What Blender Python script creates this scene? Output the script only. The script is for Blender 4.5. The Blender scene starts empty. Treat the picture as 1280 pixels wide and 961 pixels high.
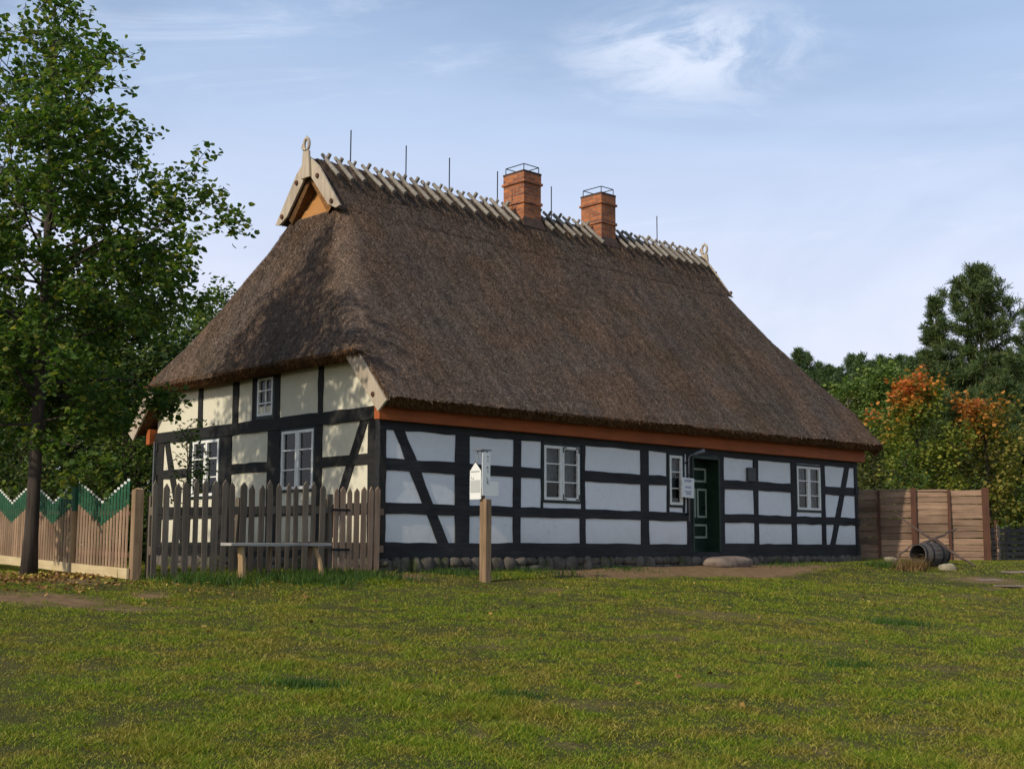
import bpy, math, random
import numpy as np
from mathutils import Vector, Matrix

random.seed(7)
RNG = np.random.default_rng(7)
SC = bpy.context.scene
COL = SC.collection
PI = math.pi
R = math.radians

# ------------------------------------------------------------------ helpers
def link(o, parent=None):
    COL.objects.link(o)
    if parent is not None:
        o.parent = parent
    return o

def tag(o, label=None, cat=None, group=None, kind=None):
    if label: o['label'] = label
    if cat: o['category'] = cat
    if group: o['group'] = group
    if kind: o['kind'] = kind
    return o

def thing(name, label, cat, loc=(0, 0, 0), rotz=0.0, group=None):
    o = bpy.data.objects.new(name, None)
    o.empty_display_size = 0.2
    COL.objects.link(o)
    o.location = loc
    o.rotation_euler = (0, 0, rotz)
    return tag(o, label, cat, group)

def mesh_np(name, V, F, mats, parent=None, mi=None, smooth=False):
    """V (n,3), F list of equal-size index arrays (m,k) or list of such arrays."""
    V = np.asarray(V, dtype=np.float32).reshape(-1, 3)
    Fs = F if isinstance(F, list) else [F]
    Fs = [np.asarray(f, dtype=np.int32) for f in Fs if len(f)]
    me = bpy.data.meshes.new(name)
    me.vertices.add(len(V))
    me.vertices.foreach_set('co', V.ravel())
    loops = np.concatenate([f.ravel() for f in Fs])
    tot = np.concatenate([np.full(len(f), f.shape[1], np.int32) for f in Fs])
    st = np.concatenate([[0], np.cumsum(tot)[:-1]]).astype(np.int32)
    me.loops.add(len(loops))
    me.loops.foreach_set('vertex_index', loops)
    me.polygons.add(len(tot))
    me.polygons.foreach_set('loop_start', st)
    me.polygons.foreach_set('loop_total', tot)
    if not isinstance(mats, (list, tuple)): mats = [mats]
    for m in mats: me.materials.append(m)
    if mi is not None:
        me.polygons.foreach_set('material_index', np.asarray(mi, np.int32))
    me.polygons.foreach_set('use_smooth', np.full(len(tot), smooth, bool))
    me.update(calc_edges=True)
    me.validate()
    o = bpy.data.objects.new(name, me)
    return link(o, parent)

class MB:
    """collects polygons, then builds ONE mesh object"""
    def __init__(self):
        self.v = []; self.f = []; self.m = []; self.mi = 0
    def poly(self, pts, faces):
        b = len(self.v)
        self.v += [tuple(p) for p in pts]
        for f in faces:
            self.f.append(tuple(b + i for i in f)); self.m.append(self.mi)
    def box(self, x0, x1, y0, y1, z0, z1):
        self.hexa([(x0,y0,z0),(x1,y0,z0),(x1,y1,z0),(x0,y1,z0),(x0,y0,z1),(x1,y0,z1),(x1,y1,z1),(x0,y1,z1)])
    def hexa(self, p):
        self.poly(p, [(0,3,2,1),(4,5,6,7),(0,1,5,4),(1,2,6,5),(2,3,7,6),(3,0,4,7)])
    def beam(self, p0, p1, a, b, jit=0.0, seg=0.3, rng=None):
        """timber between p0 and p1; a, b are half-extent vectors of the section"""
        p0 = np.array(p0, float); p1 = np.array(p1, float); a = np.array(a, float); b = np.array(b, float)
        L = np.linalg.norm(p1 - p0); n = max(1, int(round(L / seg))) if jit > 0 else 1
        rings = []
        for i in range(n + 1):
            c = p0 + (p1 - p0) * i / n
            q = []
            for sa, sb in ((-1,-1),(1,-1),(1,1),(-1,1)):
                j = np.zeros(3)
                if jit > 0:
                    j = a/np.linalg.norm(a)*random.uniform(-jit,jit) + b/np.linalg.norm(b)*random.uniform(-jit,jit)*0.5
                q.append(c + a*sa + b*sb + j)
            rings.append(q)
        base = len(self.v)
        for q in rings: self.v += [tuple(x) for x in q]
        for i in range(n):
            for k in range(4):
                k2 = (k+1) % 4
                self.f.append((base+i*4+k, base+i*4+k2, base+(i+1)*4+k2, base+(i+1)*4+k)); self.m.append(self.mi)
        self.f.append((base+3, base+2, base+1, base)); self.m.append(self.mi)
        e = base + n*4
        self.f.append((e, e+1, e+2, e+3)); self.m.append(self.mi)
    def tube(self, pts, rad, sides=8, cap=True):
        pts = [np.array(p, float) for p in pts]
        if not hasattr(rad, '__len__'): rad = [rad]*len(pts)
        base = len(self.v); prev = None
        for i, p in enumerate(pts):
            t = pts[min(i+1, len(pts)-1)] - pts[max(i-1, 0)]
            t = t/(np.linalg.norm(t)+1e-9)
            if prev is None:
                u = np.cross(t, [0,0,1.0])
                if np.linalg.norm(u) < 1e-3: u = np.cross(t, [1.0,0,0])
            else:
                u = prev - t*np.dot(prev, t)
            u = u/(np.linalg.norm(u)+1e-9); prev = u
            w = np.cross(t, u)
            for k in range(sides):
                a = 2*PI*k/sides
                self.v.append(tuple(p + (u*math.cos(a)+w*math.sin(a))*rad[i]))
        for i in range(len(pts)-1):
            for k in range(sides):
                k2 = (k+1) % sides
                self.f.append((base+i*sides+k, base+i*sides+k2, base+(i+1)*sides+k2, base+(i+1)*sides+k)); self.m.append(self.mi)
        if cap:
            self.f.append(tuple(base+k for k in range(sides-1,-1,-1))); self.m.append(self.mi)
            e = base+(len(pts)-1)*sides
            self.f.append(tuple(e+k for k in range(sides))); self.m.append(self.mi)
    def prism(self, poly, e):
        """planar polygon (3D points) extruded by vector e"""
        n = len(poly); e = np.array(e, float)
        pts = [np.array(p, float) for p in poly] + [np.array(p, float)+e for p in poly]
        fs = [tuple(range(n-1,-1,-1)), tuple(range(n,2*n))]
        fs += [(i,(i+1)%n,n+(i+1)%n,n+i) for i in range(n)]
        self.poly(pts, fs)
    def build(self, name, mats, parent=None, bevel=0.0, smooth=False):
        me = bpy.data.meshes.new(name)
        me.from_pydata(self.v, [], self.f)
        if not isinstance(mats, (list, tuple)): mats = [mats]
        for m in mats: me.materials.append(m)
        me.polygons.foreach_set('material_index', self.m)
        me.polygons.foreach_set('use_smooth', [smooth]*len(self.f))
        me.update()
        o = bpy.data.objects.new(name, me)
        link(o, parent)
        if bevel > 0:
            b = o.modifiers.new('bevel', 'BEVEL'); b.width = bevel; b.segments = 2; b.limit_method = 'ANGLE'; b.angle_limit = R(40)
        return o

def _hash(ix, iy, iz, seed):
    h = (ix*374761393 + iy*668265263 + iz*2147483647 + seed*974711) & 0xFFFFFFFF
    h = ((h ^ (h >> 13))*1274126177) & 0xFFFFFFFF
    return ((h ^ (h >> 16)) & 0xFFFFFF)/float(0xFFFFFF)

def vnoise(P, scale, seed=0):
    P = np.asarray(P, float)*scale
    I = np.floor(P).astype(np.int64); Fr = P - I
    Fr = Fr*Fr*(3-2*Fr)
    out = 0
    for dx in (0,1):
        for dy in (0,1):
            for dz in (0,1):
                w = (Fr[:,0] if dx else 1-Fr[:,0])*(Fr[:,1] if dy else 1-Fr[:,1])*(Fr[:,2] if dz else 1-Fr[:,2])
                out = out + w*_hash(I[:,0]+dx, I[:,1]+dy, I[:,2]+dz, seed)
    return out*2-1

# ------------------------------------------------------------------ materials
class NT:
    def __init__(self, name):
        self.mat = bpy.data.materials.new(name); self.mat.use_nodes = True
        self.t = self.mat.node_tree; self.n = self.t.nodes; self.l = self.t.links
        self.bsdf = self.n['Principled BSDF']; self.out = self.n['Material Output']
        self.bsdf.inputs['Specular IOR Level'].default_value = 0.3
        self._co = None
    def co(self):
        if self._co is None: self._co = self.n.new('ShaderNodeTexCoord').outputs['Object']
        return self._co
    def mapping(self, scale=(1,1,1), rot=(0,0,0)):
        m = self.n.new('ShaderNodeMapping'); m.inputs['Scale'].default_value = scale; m.inputs['Rotation'].default_value = rot
        self.l.new(self.co(), m.inputs['Vector']); return m.outputs['Vector']
    def noise(self, scale, detail=3, rough=0.6, vec=None, dist=0.0):
        t = self.n.new('ShaderNodeTexNoise'); t.inputs['Scale'].default_value = scale
        t.inputs['Detail'].default_value = detail; t.inputs['Roughness'].default_value = rough
        t.inputs['Distortion'].default_value = dist
        self.l.new(vec if vec is not None else self.co(), t.inputs['Vector']); return t.outputs['Fac']
    def ramp(self, fac, stops, interp='LINEAR'):
        r = self.n.new('ShaderNodeValToRGB'); r.color_ramp.interpolation = interp
        e = r.color_ramp.elements
        while len(e) < len(stops): e.new(0.5)
        for k, (p, c) in enumerate(stops):
            e[k].position = p; e[k].color = (c[0], c[1], c[2], 1) if hasattr(c, '__len__') else (c, c, c, 1)
        self.l.new(fac, r.inputs['Fac']); return r.outputs['Color']
    def mix(self, fac, a, b, mode='MIX'):
        m = self.n.new('ShaderNodeMix'); m.data_type = 'RGBA'; m.blend_type = mode
        for s, v in ((m.inputs[0], fac), (m.inputs[6], a), (m.inputs[7], b)):
            if hasattr(v, 'is_linked') or hasattr(v, 'links'): self.l.new(v, s)
            elif hasattr(v, '__len__'): s.default_value = (v[0], v[1], v[2], 1)
            else: s.default_value = v
        return m.outputs[2]
    def math(self, op, a, b=0.0, c=0.0):
        m = self.n.new('ShaderNodeMath'); m.operation = op
        for s, v in zip(m.inputs, (a, b, c)):
            if hasattr(v, 'links'): self.l.new(v, s)
            else: s.default_value = v
        return m.outputs[0]
    def sep(self, vec=None):
        s = self.n.new('ShaderNodeSeparateXYZ'); self.l.new(vec if vec is not None else self.co(), s.inputs[0]); return s.outputs
    def comb(self, x, y, z):
        s = self.n.new('ShaderNodeCombineXYZ')
        for i, v in zip(s.inputs, (x, y, z)):
            if hasattr(v, 'links'): self.l.new(v, i)
            else: i.default_value = v
        return s.outputs[0]
    def island(self):
        return self.n.new('ShaderNodeNewGeometry').outputs['Random Per Island']
    def attr(self, name):
        a = self.n.new('ShaderNodeAttribute'); a.attribute_name = name; return a.outputs['Fac']
    def color(self, c): 
        s = self.bsdf.inputs['Base Color']
        if hasattr(c, 'links'): self.l.new(c, s)
        else: s.default_value = (c[0], c[1], c[2], 1)
    def bump(self, h, strength=0.4, dist=0.01):
        b = self.n.new('ShaderNodeBump'); b.inputs['Strength'].default_value = strength; b.inputs['Distance'].default_value = dist
        self.l.new(h, b.inputs['Height']); self.l.new(b.outputs[0], self.bsdf.inputs['Normal'])
    def rough(self, v): self.bsdf.inputs['Roughness'].default_value = v

def wood(name, dark, light, axis='Z', rough=0.75, scale=1.0, bump=0.5, island=0.0):
    t = NT(name)
    st = {'X': (0.6,9,9), 'Y': (9,0.6,9), 'Z': (9,9,0.6)}[axis]
    v = t.mapping(tuple(s*scale for s in st))
    n1 = t.noise(2.2, 5, 0.65, v, 0.6)
    n2 = t.noise(1.3, 3, 0.5)
    c = t.ramp(n1, [(0.3, dark), (0.7, light)])
    c = t.mix(0.35, c, t.ramp(n2, [(0.35, dark), (0.65, light)]))
    if island > 0:
        r = t.ramp(t.island(), [(0.0, 1-island), (1.0, 1+island)])
        c = t.mix(1.0, c, r, 'MULTIPLY')
    t.color(c); t.rough(rough); t.bump(n1, bump, 0.01)
    return t.mat

def plain(name, col, rough=0.6, var=0.25, scale=6, bump=0.2, metal=0.0):
    t = NT(name)
    n = t.noise(scale, 5, 0.65)
    lo = tuple(c*(1-var) for c in col); hi = tuple(min(1, c*(1+var)) for c in col)
    t.color(t.ramp(n, [(0.3, lo), (0.7, hi)])); t.rough(rough)
    if bump: t.bump(t.noise(scale*8, 4, 0.6), bump, 0.005)
    t.bsdf.inputs['Metallic'].default_value = metal
    return t.mat

def plaster(name, col):
    t = NT(name)
    n = t.noise(1.1, 4, 0.6); n2 = t.noise(7, 5, 0.7)
    c = t.ramp(n, [(0.3, tuple(x*0.93 for x in col)), (0.7, col)])
    c = t.mix(0.25, c, t.ramp(n2, [(0.35, tuple(x*0.84 for x in col)), (0.6, col)]))
    # splash dirt low on the wall
    z = t.sep()[2]
    d = t.math('MULTIPLY', t.math('SUBTRACT', 0.95, z), 1.1)
    d = t.math('MULTIPLY', t.math('MAXIMUM', d, 0.0), t.math('ADD', t.noise(3.0, 5, 0.7), 0.1))
    c = t.mix(d, c, tuple(x*y for x, y in zip(col, (0.5, 0.47, 0.4))))
    w_ = t.n.new('ShaderNodeTexVoronoi'); w_.feature = 'DISTANCE_TO_EDGE'; w_.inputs['Scale'].default_value = 1.1
    wv = t.n.new('ShaderNodeVectorMath'); wv.operation = 'ADD'; t.l.new(t.co(), wv.inputs[0])
    nv_ = t.n.new('ShaderNodeTexNoise'); nv_.inputs['Scale'].default_value = 3.0; nv_.inputs['Detail'].default_value = 5; t.l.new(t.co(), nv_.inputs['Vector']); t.l.new(nv_.outputs['Color'], wv.inputs[1]); t.l.new(wv.outputs[0], w_.inputs['Vector'])
    crack = t.ramp(w_.outputs['Distance'], [(0.0, 1.0), (0.012, 0.0)])
    c = t.mix(t.math('MULTIPLY', crack, t.ramp(t.noise(0.8, 2, 0.5), [(0.5, 0.0), (0.6, 0.35)])), c, tuple(x*0.35 for x in col))
    t.color(c); t.rough(0.9); t.bump(t.math('ADD', t.noise(3.2, 6, 0.65), t.math('MULTIPLY', t.noise(60, 3, 0.6), 0.18)), 0.55, 0.02)
    return t.mat

def leafmat(name, stops, trans=0.35, posnoise=0.35, grad=None):
    t = NT(name)
    i = t.island()
    c = t.ramp(i, stops)
    n = t.noise(0.9, 3, 0.6)
    c = t.mix(posnoise, c, t.mix(1.0, c, t.ramp(n, [(0.3, 0.45), (0.7, 1.6)]), 'MULTIPLY'))
    if grad is not None:
        c = grad(t, c)
    t.color(c); t.rough(0.55); t.bsdf.inputs['Specular IOR Level'].default_value = 0.25
    tr = t.n.new('ShaderNodeBsdfTranslucent')
    t.l.new(t.mix(1.0, c, (1.5, 1.6, 0.7), 'MULTIPLY'), tr.inputs['Color'])
    m = t.n.new('ShaderNodeMixShader'); m.inputs[0].default_value = trans
    t.l.new(t.bsdf.outputs[0], m.inputs[1]); t.l.new(tr.outputs[0], m.inputs[2])
    t.l.new(m.outputs[0], t.out.inputs['Surface'])
    return t.mat

M = {}
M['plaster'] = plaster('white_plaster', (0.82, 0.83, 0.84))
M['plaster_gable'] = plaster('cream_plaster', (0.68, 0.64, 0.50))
M['timber'] = wood('black_timber', (0.004, 0.005, 0.007), (0.034, 0.034, 0.036), 'X', 0.7, 1.0, 1.0)
M['timber_gable'] = wood('black_gable_timber', (0.008, 0.008, 0.008), (0.028, 0.026, 0.023), 'Y', 0.8, 1.0, 0.7)
M['eave_wood'] = wood('red_brown_board', (0.24, 0.062, 0.016), (0.44, 0.115, 0.028), 'X', 0.65, 1.0, 0.3)
M['pale_wood'] = wood('pale_board', (0.24, 0.19, 0.135), (0.54, 0.455, 0.345), 'Z', 0.75, 1.0, 0.4)
M['panel_wood'] = wood('orange_panel', (0.30, 0.13, 0.035), (0.48, 0.23, 0.07), 'Y', 0.7, 1.0, 0.4)
M['log_wood'] = wood('weathered_log', (0.10, 0.088, 0.072), (0.32, 0.29, 0.245), 'Y', 0.85, 1.0, 0.5, 0.25)
M['grey_wood'] = wood('grey_picket', (0.070, 0.056, 0.043), (0.175, 0.142, 0.105), 'Z', 0.85, 1.4, 0.6, 0.3)
M['gate_wood'] = wood('reddish_picket', (0.13, 0.088, 0.060), (0.30, 0.205, 0.14), 'Z', 0.85, 1.4, 0.6, 0.25)
M['bench_wood'] = wood('bench_board', (0.22, 0.21, 0.19), (0.42, 0.40, 0.37), 'X', 0.8, 1.2, 0.4)
M['stick_wood'] = wood('brown_slat', (0.19, 0.115, 0.072), (0.41, 0.275, 0.18), 'Z', 0.8, 1.2, 0.4, 0.3)
M['new_wood'] = wood('yellow_post', (0.22, 0.135, 0.065), (0.42, 0.285, 0.15), 'Z', 0.75, 1.2, 0.35)
M['post_wood'] = wood('worn_post', (0.12, 0.075, 0.045), (0.36, 0.245, 0.14), 'Z', 0.8, 0.8, 0.5)
M['kick_wood'] = wood('pale_kick_board', (0.40, 0.30, 0.16), (0.62, 0.50, 0.29), 'X', 0.8, 1.0, 0.4)
M['plank_wood'] = wood('brown_plank', (0.10, 0.058, 0.037), (0.29, 0.19, 0.125), 'X', 0.8, 1.0, 0.6, 0.38)
M['dark_post_wood'] = wood('dark_post', (0.05, 0.022, 0.013), (0.125, 0.052, 0.030), 'Z', 0.8, 1.0, 0.5)
M['stave_wood'] = wood('grey_stave', (0.032, 0.028, 0.026), (0.12, 0.108, 0.10), 'Y', 0.8, 1.2, 0.5, 0.2)
M['branch_bark'] = wood('branch_bark', (0.05, 0.035, 0.03), (0.13, 0.09, 0.075), 'X', 0.9, 1.0, 0.6)
M['green_paint'] = plain('green_paint', (0.016, 0.088, 0.042), 0.55, 0.3, 9)
M['white_paint'] = plain('white_paint', (0.78, 0.78, 0.74), 0.5, 0.07, 9, 0.1)
M['frame_paint'] = plain('dark_green_frame', (0.014, 0.024, 0.020), 0.55, 0.3, 9)
M['door_paint'] = plain('dark_green_door', (0.013, 0.032, 0.019), 0.5, 0.3, 5)
M['trim_paint'] = plain('pale_green_trim', (0.36, 0.42, 0.34), 0.55, 0.15, 9)
M['iron'] = plain('black_iron', (0.02, 0.02, 0.022), 0.5, 0.4, 12, 0.3, 0.6)
M['galv'] = plain('grey_metal', (0.22, 0.23, 0.25), 0.5, 0.2, 12, 0.1, 0.5)
M['box_metal'] = plain('dark_grey_box', (0.05, 0.055, 0.06), 0.5, 0.2, 8)
M['sign_white'] = plain('white_sign', (0.74, 0.75, 0.72), 0.4, 0.04, 6, 0.05)
M['sign_grey'] = plain('grey_sign_panel', (0.46, 0.47, 0.46), 0.4, 0.05, 6, 0.05)
M['sign_ink'] = plain('black_print', (0.02, 0.02, 0.025), 0.5, 0.1, 6, 0)
M['blue_ink'] = plain('blue_print', (0.05, 0.06, 0.24), 0.5, 0.1, 6, 0)
M['curtain'] = plain('grey_net_curtain', (0.30, 0.30, 0.31), 0.9, 0.4, 10, 0.2)
M['pine_bark'] = wood('pine_bark', (0.08, 0.045, 0.03), (0.22, 0.12, 0.075), 'Z', 0.9, 0.7, 0.8)
M['bark'] = wood('grey_brown_bark', (0.022, 0.017, 0.014), (0.085, 0.066, 0.052), 'Z', 0.95, 1.2, 1.0)
M['birch_bark'] = wood('pale_bark', (0.25, 0.22, 0.19), (0.5, 0.46, 0.4), 'Z', 0.9, 0.7, 0.5)

def glassmat():
    t = NT('window_glass')
    tr = t.n.new('ShaderNodeBsdfTransparent'); tr.inputs[0].default_value = (0.75, 0.8, 0.8, 1)
    gl = t.n.new('ShaderNodeBsdfGlossy'); gl.inputs['Roughness'].default_value = 0.03
    lw = t.n.new('ShaderNodeFresnel'); lw.inputs['IOR'].default_value = 1.45
    b = t.n.new('ShaderNodeBump'); b.inputs['Strength'].default_value = 0.12; b.inputs['Distance'].default_value = 0.01
    t.l.new(t.noise(4.0, 2, 0.5), b.inputs['Height']); t.l.new(b.outputs[0], gl.inputs['Normal'])
    m = t.n.new('ShaderNodeMixShader')
    t.l.new(lw.outputs[0], m.inputs[0]); t.l.new(tr.outputs[0], m.inputs[1]); t.l.new(gl.outputs[0], m.inputs[2])
    t.l.new(m.outputs[0], t.out.inputs['Surface'])
    return t.mat
M['glass'] = glassmat()

def brickmat():
    t = NT('orange_brick')
    x, y, z = t.sep()
    v = t.comb(t.math('ADD', x, y), z, 0.0)
    b = t.n.new('ShaderNodeTexBrick'); t.l.new(v, b.inputs['Vector'])
    b.inputs['Color1'].default_value = (0.48, 0.15, 0.045, 1); b.inputs['Color2'].default_value = (0.20, 0.06, 0.03, 1)
    b.inputs['Mortar'].default_value = (0.24, 0.16, 0.11, 1)
    b.inputs['Scale'].default_value = 1.0; b.inputs['Mortar Size'].default_value = 0.011
    b.inputs['Brick Width'].default_value = 0.25; b.inputs['Row Height'].default_value = 0.075; b.inputs['Bias'].default_value = 0.0
    n = t.noise(9, 5, 0.7)
    c = t.mix(0.5, b.outputs['Color'], t.mix(1.0, b.outputs['Color'], t.ramp(n, [(0.3, 0.5), (0.7, 1.5)]), 'MULTIPLY'))
    t.color(c); t.rough(0.85)
    h = t.math('SUBTRACT', t.math('MULTIPLY', n, 0.4), b.outputs['Fac'])
    t.bump(h, 0.8, 0.012)
    return t.mat
M['brick'] = brickmat()
M['soot_brick'] = plain('sooty_brick', (0.07, 0.045, 0.035), 0.9, 0.4, 8, 0.5)

def stonemat(name, lo, hi, moss=0.0):
    t = NT(name)
    n = t.noise(4, 6, 0.7)
    c = t.ramp(n, [(0.3, lo), (0.7, hi)])
    c = t.mix(1.0, c, t.ramp(t.island(), [(0, 0.7), (1, 1.25)]), 'MULTIPLY')
    if moss:
        c = t.mix(t.ramp(t.noise(2.3, 4, 0.7), [(0.5, 0.0), (0.65, moss)]), c, (0.045, 0.055, 0.018))
    t.color(c); t.rough(0.9); t.bump(t.noise(14, 6, 0.7), 0.6, 0.02)
    return t.mat
M['stone'] = stonemat('field_stone', (0.04, 0.035, 0.030), (0.17, 0.145, 0.12), 0.95)
M['step_stone'] = stonemat('step_stone', (0.10, 0.075, 0.06), (0.27, 0.21, 0.165))
M['pale_stone'] = stonemat('pale_stone', (0.17, 0.14, 0.095), (0.40, 0.34, 0.24), 0.5)

def thatchmat(name, cols, warm):
    t = NT(name)
    fine = t.noise(30, 5, 0.85)
    mid = t.noise(7, 5, 0.7)
    big = t.noise(0.55, 4, 0.6, None, 0.4)
    c = t.ramp(fine, [(0.30, cols[0]), (0.5, cols[1]), (0.72, cols[2])])
    isl = t.ramp(t.island(), [(0.0, 0.55), (0.65, 1.0), (1.0, 1.9)])
    c = t.mix(1.0, c, isl, 'MULTIPLY')
    c = t.mix(1.0, c, t.ramp(mid, [(0.3, 0.68), (0.7, 1.28)]), 'MULTIPLY')
    nx_ = t.math('ABSOLUTE', t.sep(t.n.new('ShaderNodeNewGeometry').outputs['True Normal'])[0])
    sa = t.noise(1.0, 5, 0.65, t.mapping((5.5, 0.7, 0.7))); sb = t.noise(1.0, 5, 0.65, t.mapping((0.7, 5.5, 0.7)))
    tc_ = t.n.new('ShaderNodeVectorTransform'); tc_.vector_type = 'NORMAL'; tc_.convert_from = 'WORLD'; tc_.convert_to = 'OBJECT'
    t.l.new(t.n.new('ShaderNodeNewGeometry').outputs['True Normal'], tc_.inputs[0]); nx_ = t.math('ABSOLUTE', t.sep(tc_.outputs[0])[0])
    pick = t.ramp(nx_, [(0.45, 0.0), (0.6, 1.0)])
    c = t.mix(1.0, c, t.mix(pick, t.ramp(sa, [(0.30, 0.72), (0.70, 1.28)]), t.ramp(sb, [(0.30, 0.72), (0.70, 1.28)])), 'MULTIPLY')
    c = t.mix(t.ramp(t.noise(0.42, 5, 0.7, None, 0.6), [(0.52, 0.0), (0.68, 0.55)]), c, t.mix(1.0, c, (0.52, 0.60, 0.52), 'MULTIPLY'))
    c = t.mix(t.ramp(big, [(0.35, 0.0), (0.65, 0.75)]), c, t.mix(1.0, c, warm, 'MULTIPLY'))
    t.color(c); t.rough(0.95); t.bsdf.inputs['Specular IOR Level'].default_value = 0.1
    t.bump(t.math('ADD', fine, t.math('MULTIPLY', mid, 0.12)), 0.65, 0.02)
    return t.mat
M['thatch'] = thatchmat('brown_thatch', ((0.022, 0.017, 0.014), (0.108, 0.083, 0.067), (0.37, 0.29, 0.235)), (1.30, 1.03, 0.80))
M['reed_ends'] = thatchmat('reed_ends', ((0.045, 0.024, 0.011), (0.12, 0.062, 0.026), (0.24, 0.13, 0.055)), (1.1, 0.95, 0.8))

# ------------------------------------------------------------------ camera
PITCH, ROLL, FPX, EYE = 0.1265, 0.0032, 1591.25, 0.408
cd = bpy.data.cameras.new('camera'); cam = bpy.data.objects.new('camera', cd); COL.objects.link(cam)
cd.sensor_fit = 'HORIZONTAL'; cd.sensor_width = 36.0; cd.lens = 36.0*FPX/1280.0
cd.clip_start = 0.1; cd.clip_end = 2000
Fv = Vector((0, math.cos(PITCH), math.sin(PITCH))); Uv = Vector((0, -math.sin(PITCH), math.cos(PITCH))); Rv = Vector((1, 0, 0))
R2 = Rv*math.cos(ROLL) + Uv*math.sin(ROLL); U2 = Uv*math.cos(ROLL) - Rv*math.sin(ROLL)
mat = Matrix((R2, U2, -Fv)).transposed().to_4x4(); mat.translation = Vector((0, 0, EYE))
cam.matrix_world = mat
SC.camera = cam

# ------------------------------------------------------------------ light
AZ, EL = R(41), R(33)
S = Vector((-math.sin(AZ)*math.cos(EL), -math.cos(AZ)*math.cos(EL), math.sin(EL)))
sl = bpy.data.lights.new('sun', 'SUN'); sl.energy = 2.75; sl.angle = R(1.0); sl.color = (1.0, 0.90, 0.74)
so = bpy.data.objects.new('sun', sl); COL.objects.link(so)
so.rotation_euler = (-S).to_track_quat('-Z', 'Y').to_euler()
W = bpy.data.worlds.new('World'); SC.world = W; W.use_nodes = True
wt = W.node_tree; wn = wt.nodes; wl = wt.links
bg = wn['Background']; bg.inputs['Strength'].default_value = 0.10
sky = wn.new('ShaderNodeTexSky'); sky.sky_type = 'NISHITA'; sky.sun_disc = False
sky.sun_elevation = EL; sky.sun_rotation = PI + AZ; sky.air_density = 1.0; sky.dust_density = 1.2; sky.ozone_density = 1.2
tc = wn.new('ShaderNodeTexCoord')
def wmath(op, a, b=0.0, clamp=False):
    m = wn.new('ShaderNodeMath'); m.operation = op; m.use_clamp = clamp
    for s_, v in zip(m.inputs, (a, b)):
        if hasattr(v, 'links'): wl.new(v, s_)
        else: s_.default_value = v
    return m.outputs[0]
def wnoise(scale, sc, det, rough, dist=0.0, loc=(0,0,0), rot=(0,0,0)):
    mp = wn.new('ShaderNodeMapping'); mp.inputs['Scale'].default_value = sc; mp.inputs['Location'].default_value = loc; mp.inputs['Rotation'].default_value = rot
    wl.new(tc.outputs['Generated'], mp.inputs['Vector'])
    n = wn.new('ShaderNodeTexNoise'); n.inputs['Scale'].default_value = scale; n.inputs['Detail'].default_value = det
    n.inputs['Roughness'].default_value = rough; n.inputs['Distortion'].default_value = dist
    wl.new(mp.outputs[0], n.inputs['Vector']); return n.outputs['Fac']
sx = wn.new('ShaderNodeSeparateXYZ'); wl.new(tc.outputs['Generated'], sx.inputs[0])
def wramp(fac, p0, p1, v0=0.0, v1=1.0):
    mr = wn.new('ShaderNodeMapRange'); mr.interpolation_type = 'SMOOTHSTEP'
    wl.new(fac, mr.inputs[0])
    for i_, v in zip((1,2,3,4), (p0, p1, v0, v1)): mr.inputs[i_].default_value = v
    return mr.outputs[0]
veil = wmath('MULTIPLY', wmath('MULTIPLY', wramp(sx.outputs[2], 0.60, 0.06, 0.30, 0.97), wramp(wnoise(2.0, (1,1,2.6), 5, 0.55, 0.6), 0.30, 0.66, 0.60, 1.0)), wramp(sx.outputs[1], -0.3, 0.6, 0.45, 1.0))
# soft cirrus patch high over the roof, thin wisps elsewhere
cdir = Vector((0.1325, 0.919, 0.368)).normalized()
dt = wn.new('ShaderNodeVectorMath'); dt.operation = 'DISTANCE'
mpd = wn.new('ShaderNodeMapping'); mpd.inputs['Scale'].default_value = (1.0, 1.0, 2.6)
wl.new(tc.outputs['Generated'], mpd.inputs['Vector']); wl.new(mpd.outputs[0], dt.inputs[0]); dt.inputs[1].default_value = (cdir.x, cdir.y, cdir.z*2.6)
patch = wmath('MULTIPLY', wramp(dt.outputs['Value'], 0.14, 0.02, 0, 1), wramp(wnoise(9.0, (1,1,3.0), 9, 0.62, 1.2, (1.7,0.2,0.6)), 0.38, 0.66, 0, 1))
patch = wmath('MULTIPLY', patch, 0.5)
wisp = wmath('MULTIPLY', wramp(wnoise(3.4, (1,1,3.6), 9, 0.66, 0.8, (0.4,2.1,1.9), (0,0,0.5)), 0.52, 0.80, 0, 0.35), wramp(sx.outputs[2], 0.10, 0.30, 0.35, 1.0))
cover = wmath('MAXIMUM', patch, wisp, True)
cl2 = wn.new('ShaderNodeMix'); cl2.data_type = 'RGBA'
mx = wn.new('ShaderNodeMix'); mx.data_type = 'RGBA'
wl.new(veil, mx.inputs[0]); wl.new(sky.outputs[0], mx.inputs[6]); vc = wn.new('ShaderNodeMix'); vc.data_type = 'RGBA'; wl.new(wramp(sx.outputs[2], 0.14, 0.44, 0, 1), vc.inputs[0])
vc.inputs[6].default_value = (7.1, 7.25, 8.6, 1); vc.inputs[7].default_value = (5.1, 6.7, 9.4, 1); wl.new(vc.outputs[2], mx.inputs[7])
wl.new(cover, cl2.inputs[0]); wl.new(mx.outputs[2], cl2.inputs[6]); cl2.inputs[7].default_value = (8.7, 9.0, 9.9, 1)
wl.new(cl2.outputs[2], bg.inputs['Color'])
SC.view_settings.view_transform = 'Standard'; SC.view_settings.look = 'None'
SC.view_settings.exposure = 0.30; SC.view_settings.gamma = 1.0
SC.cycles.max_bounces = 8; SC.cycles.transparent_max_bounces = 12
SC.cycles.use_denoising = True

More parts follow.
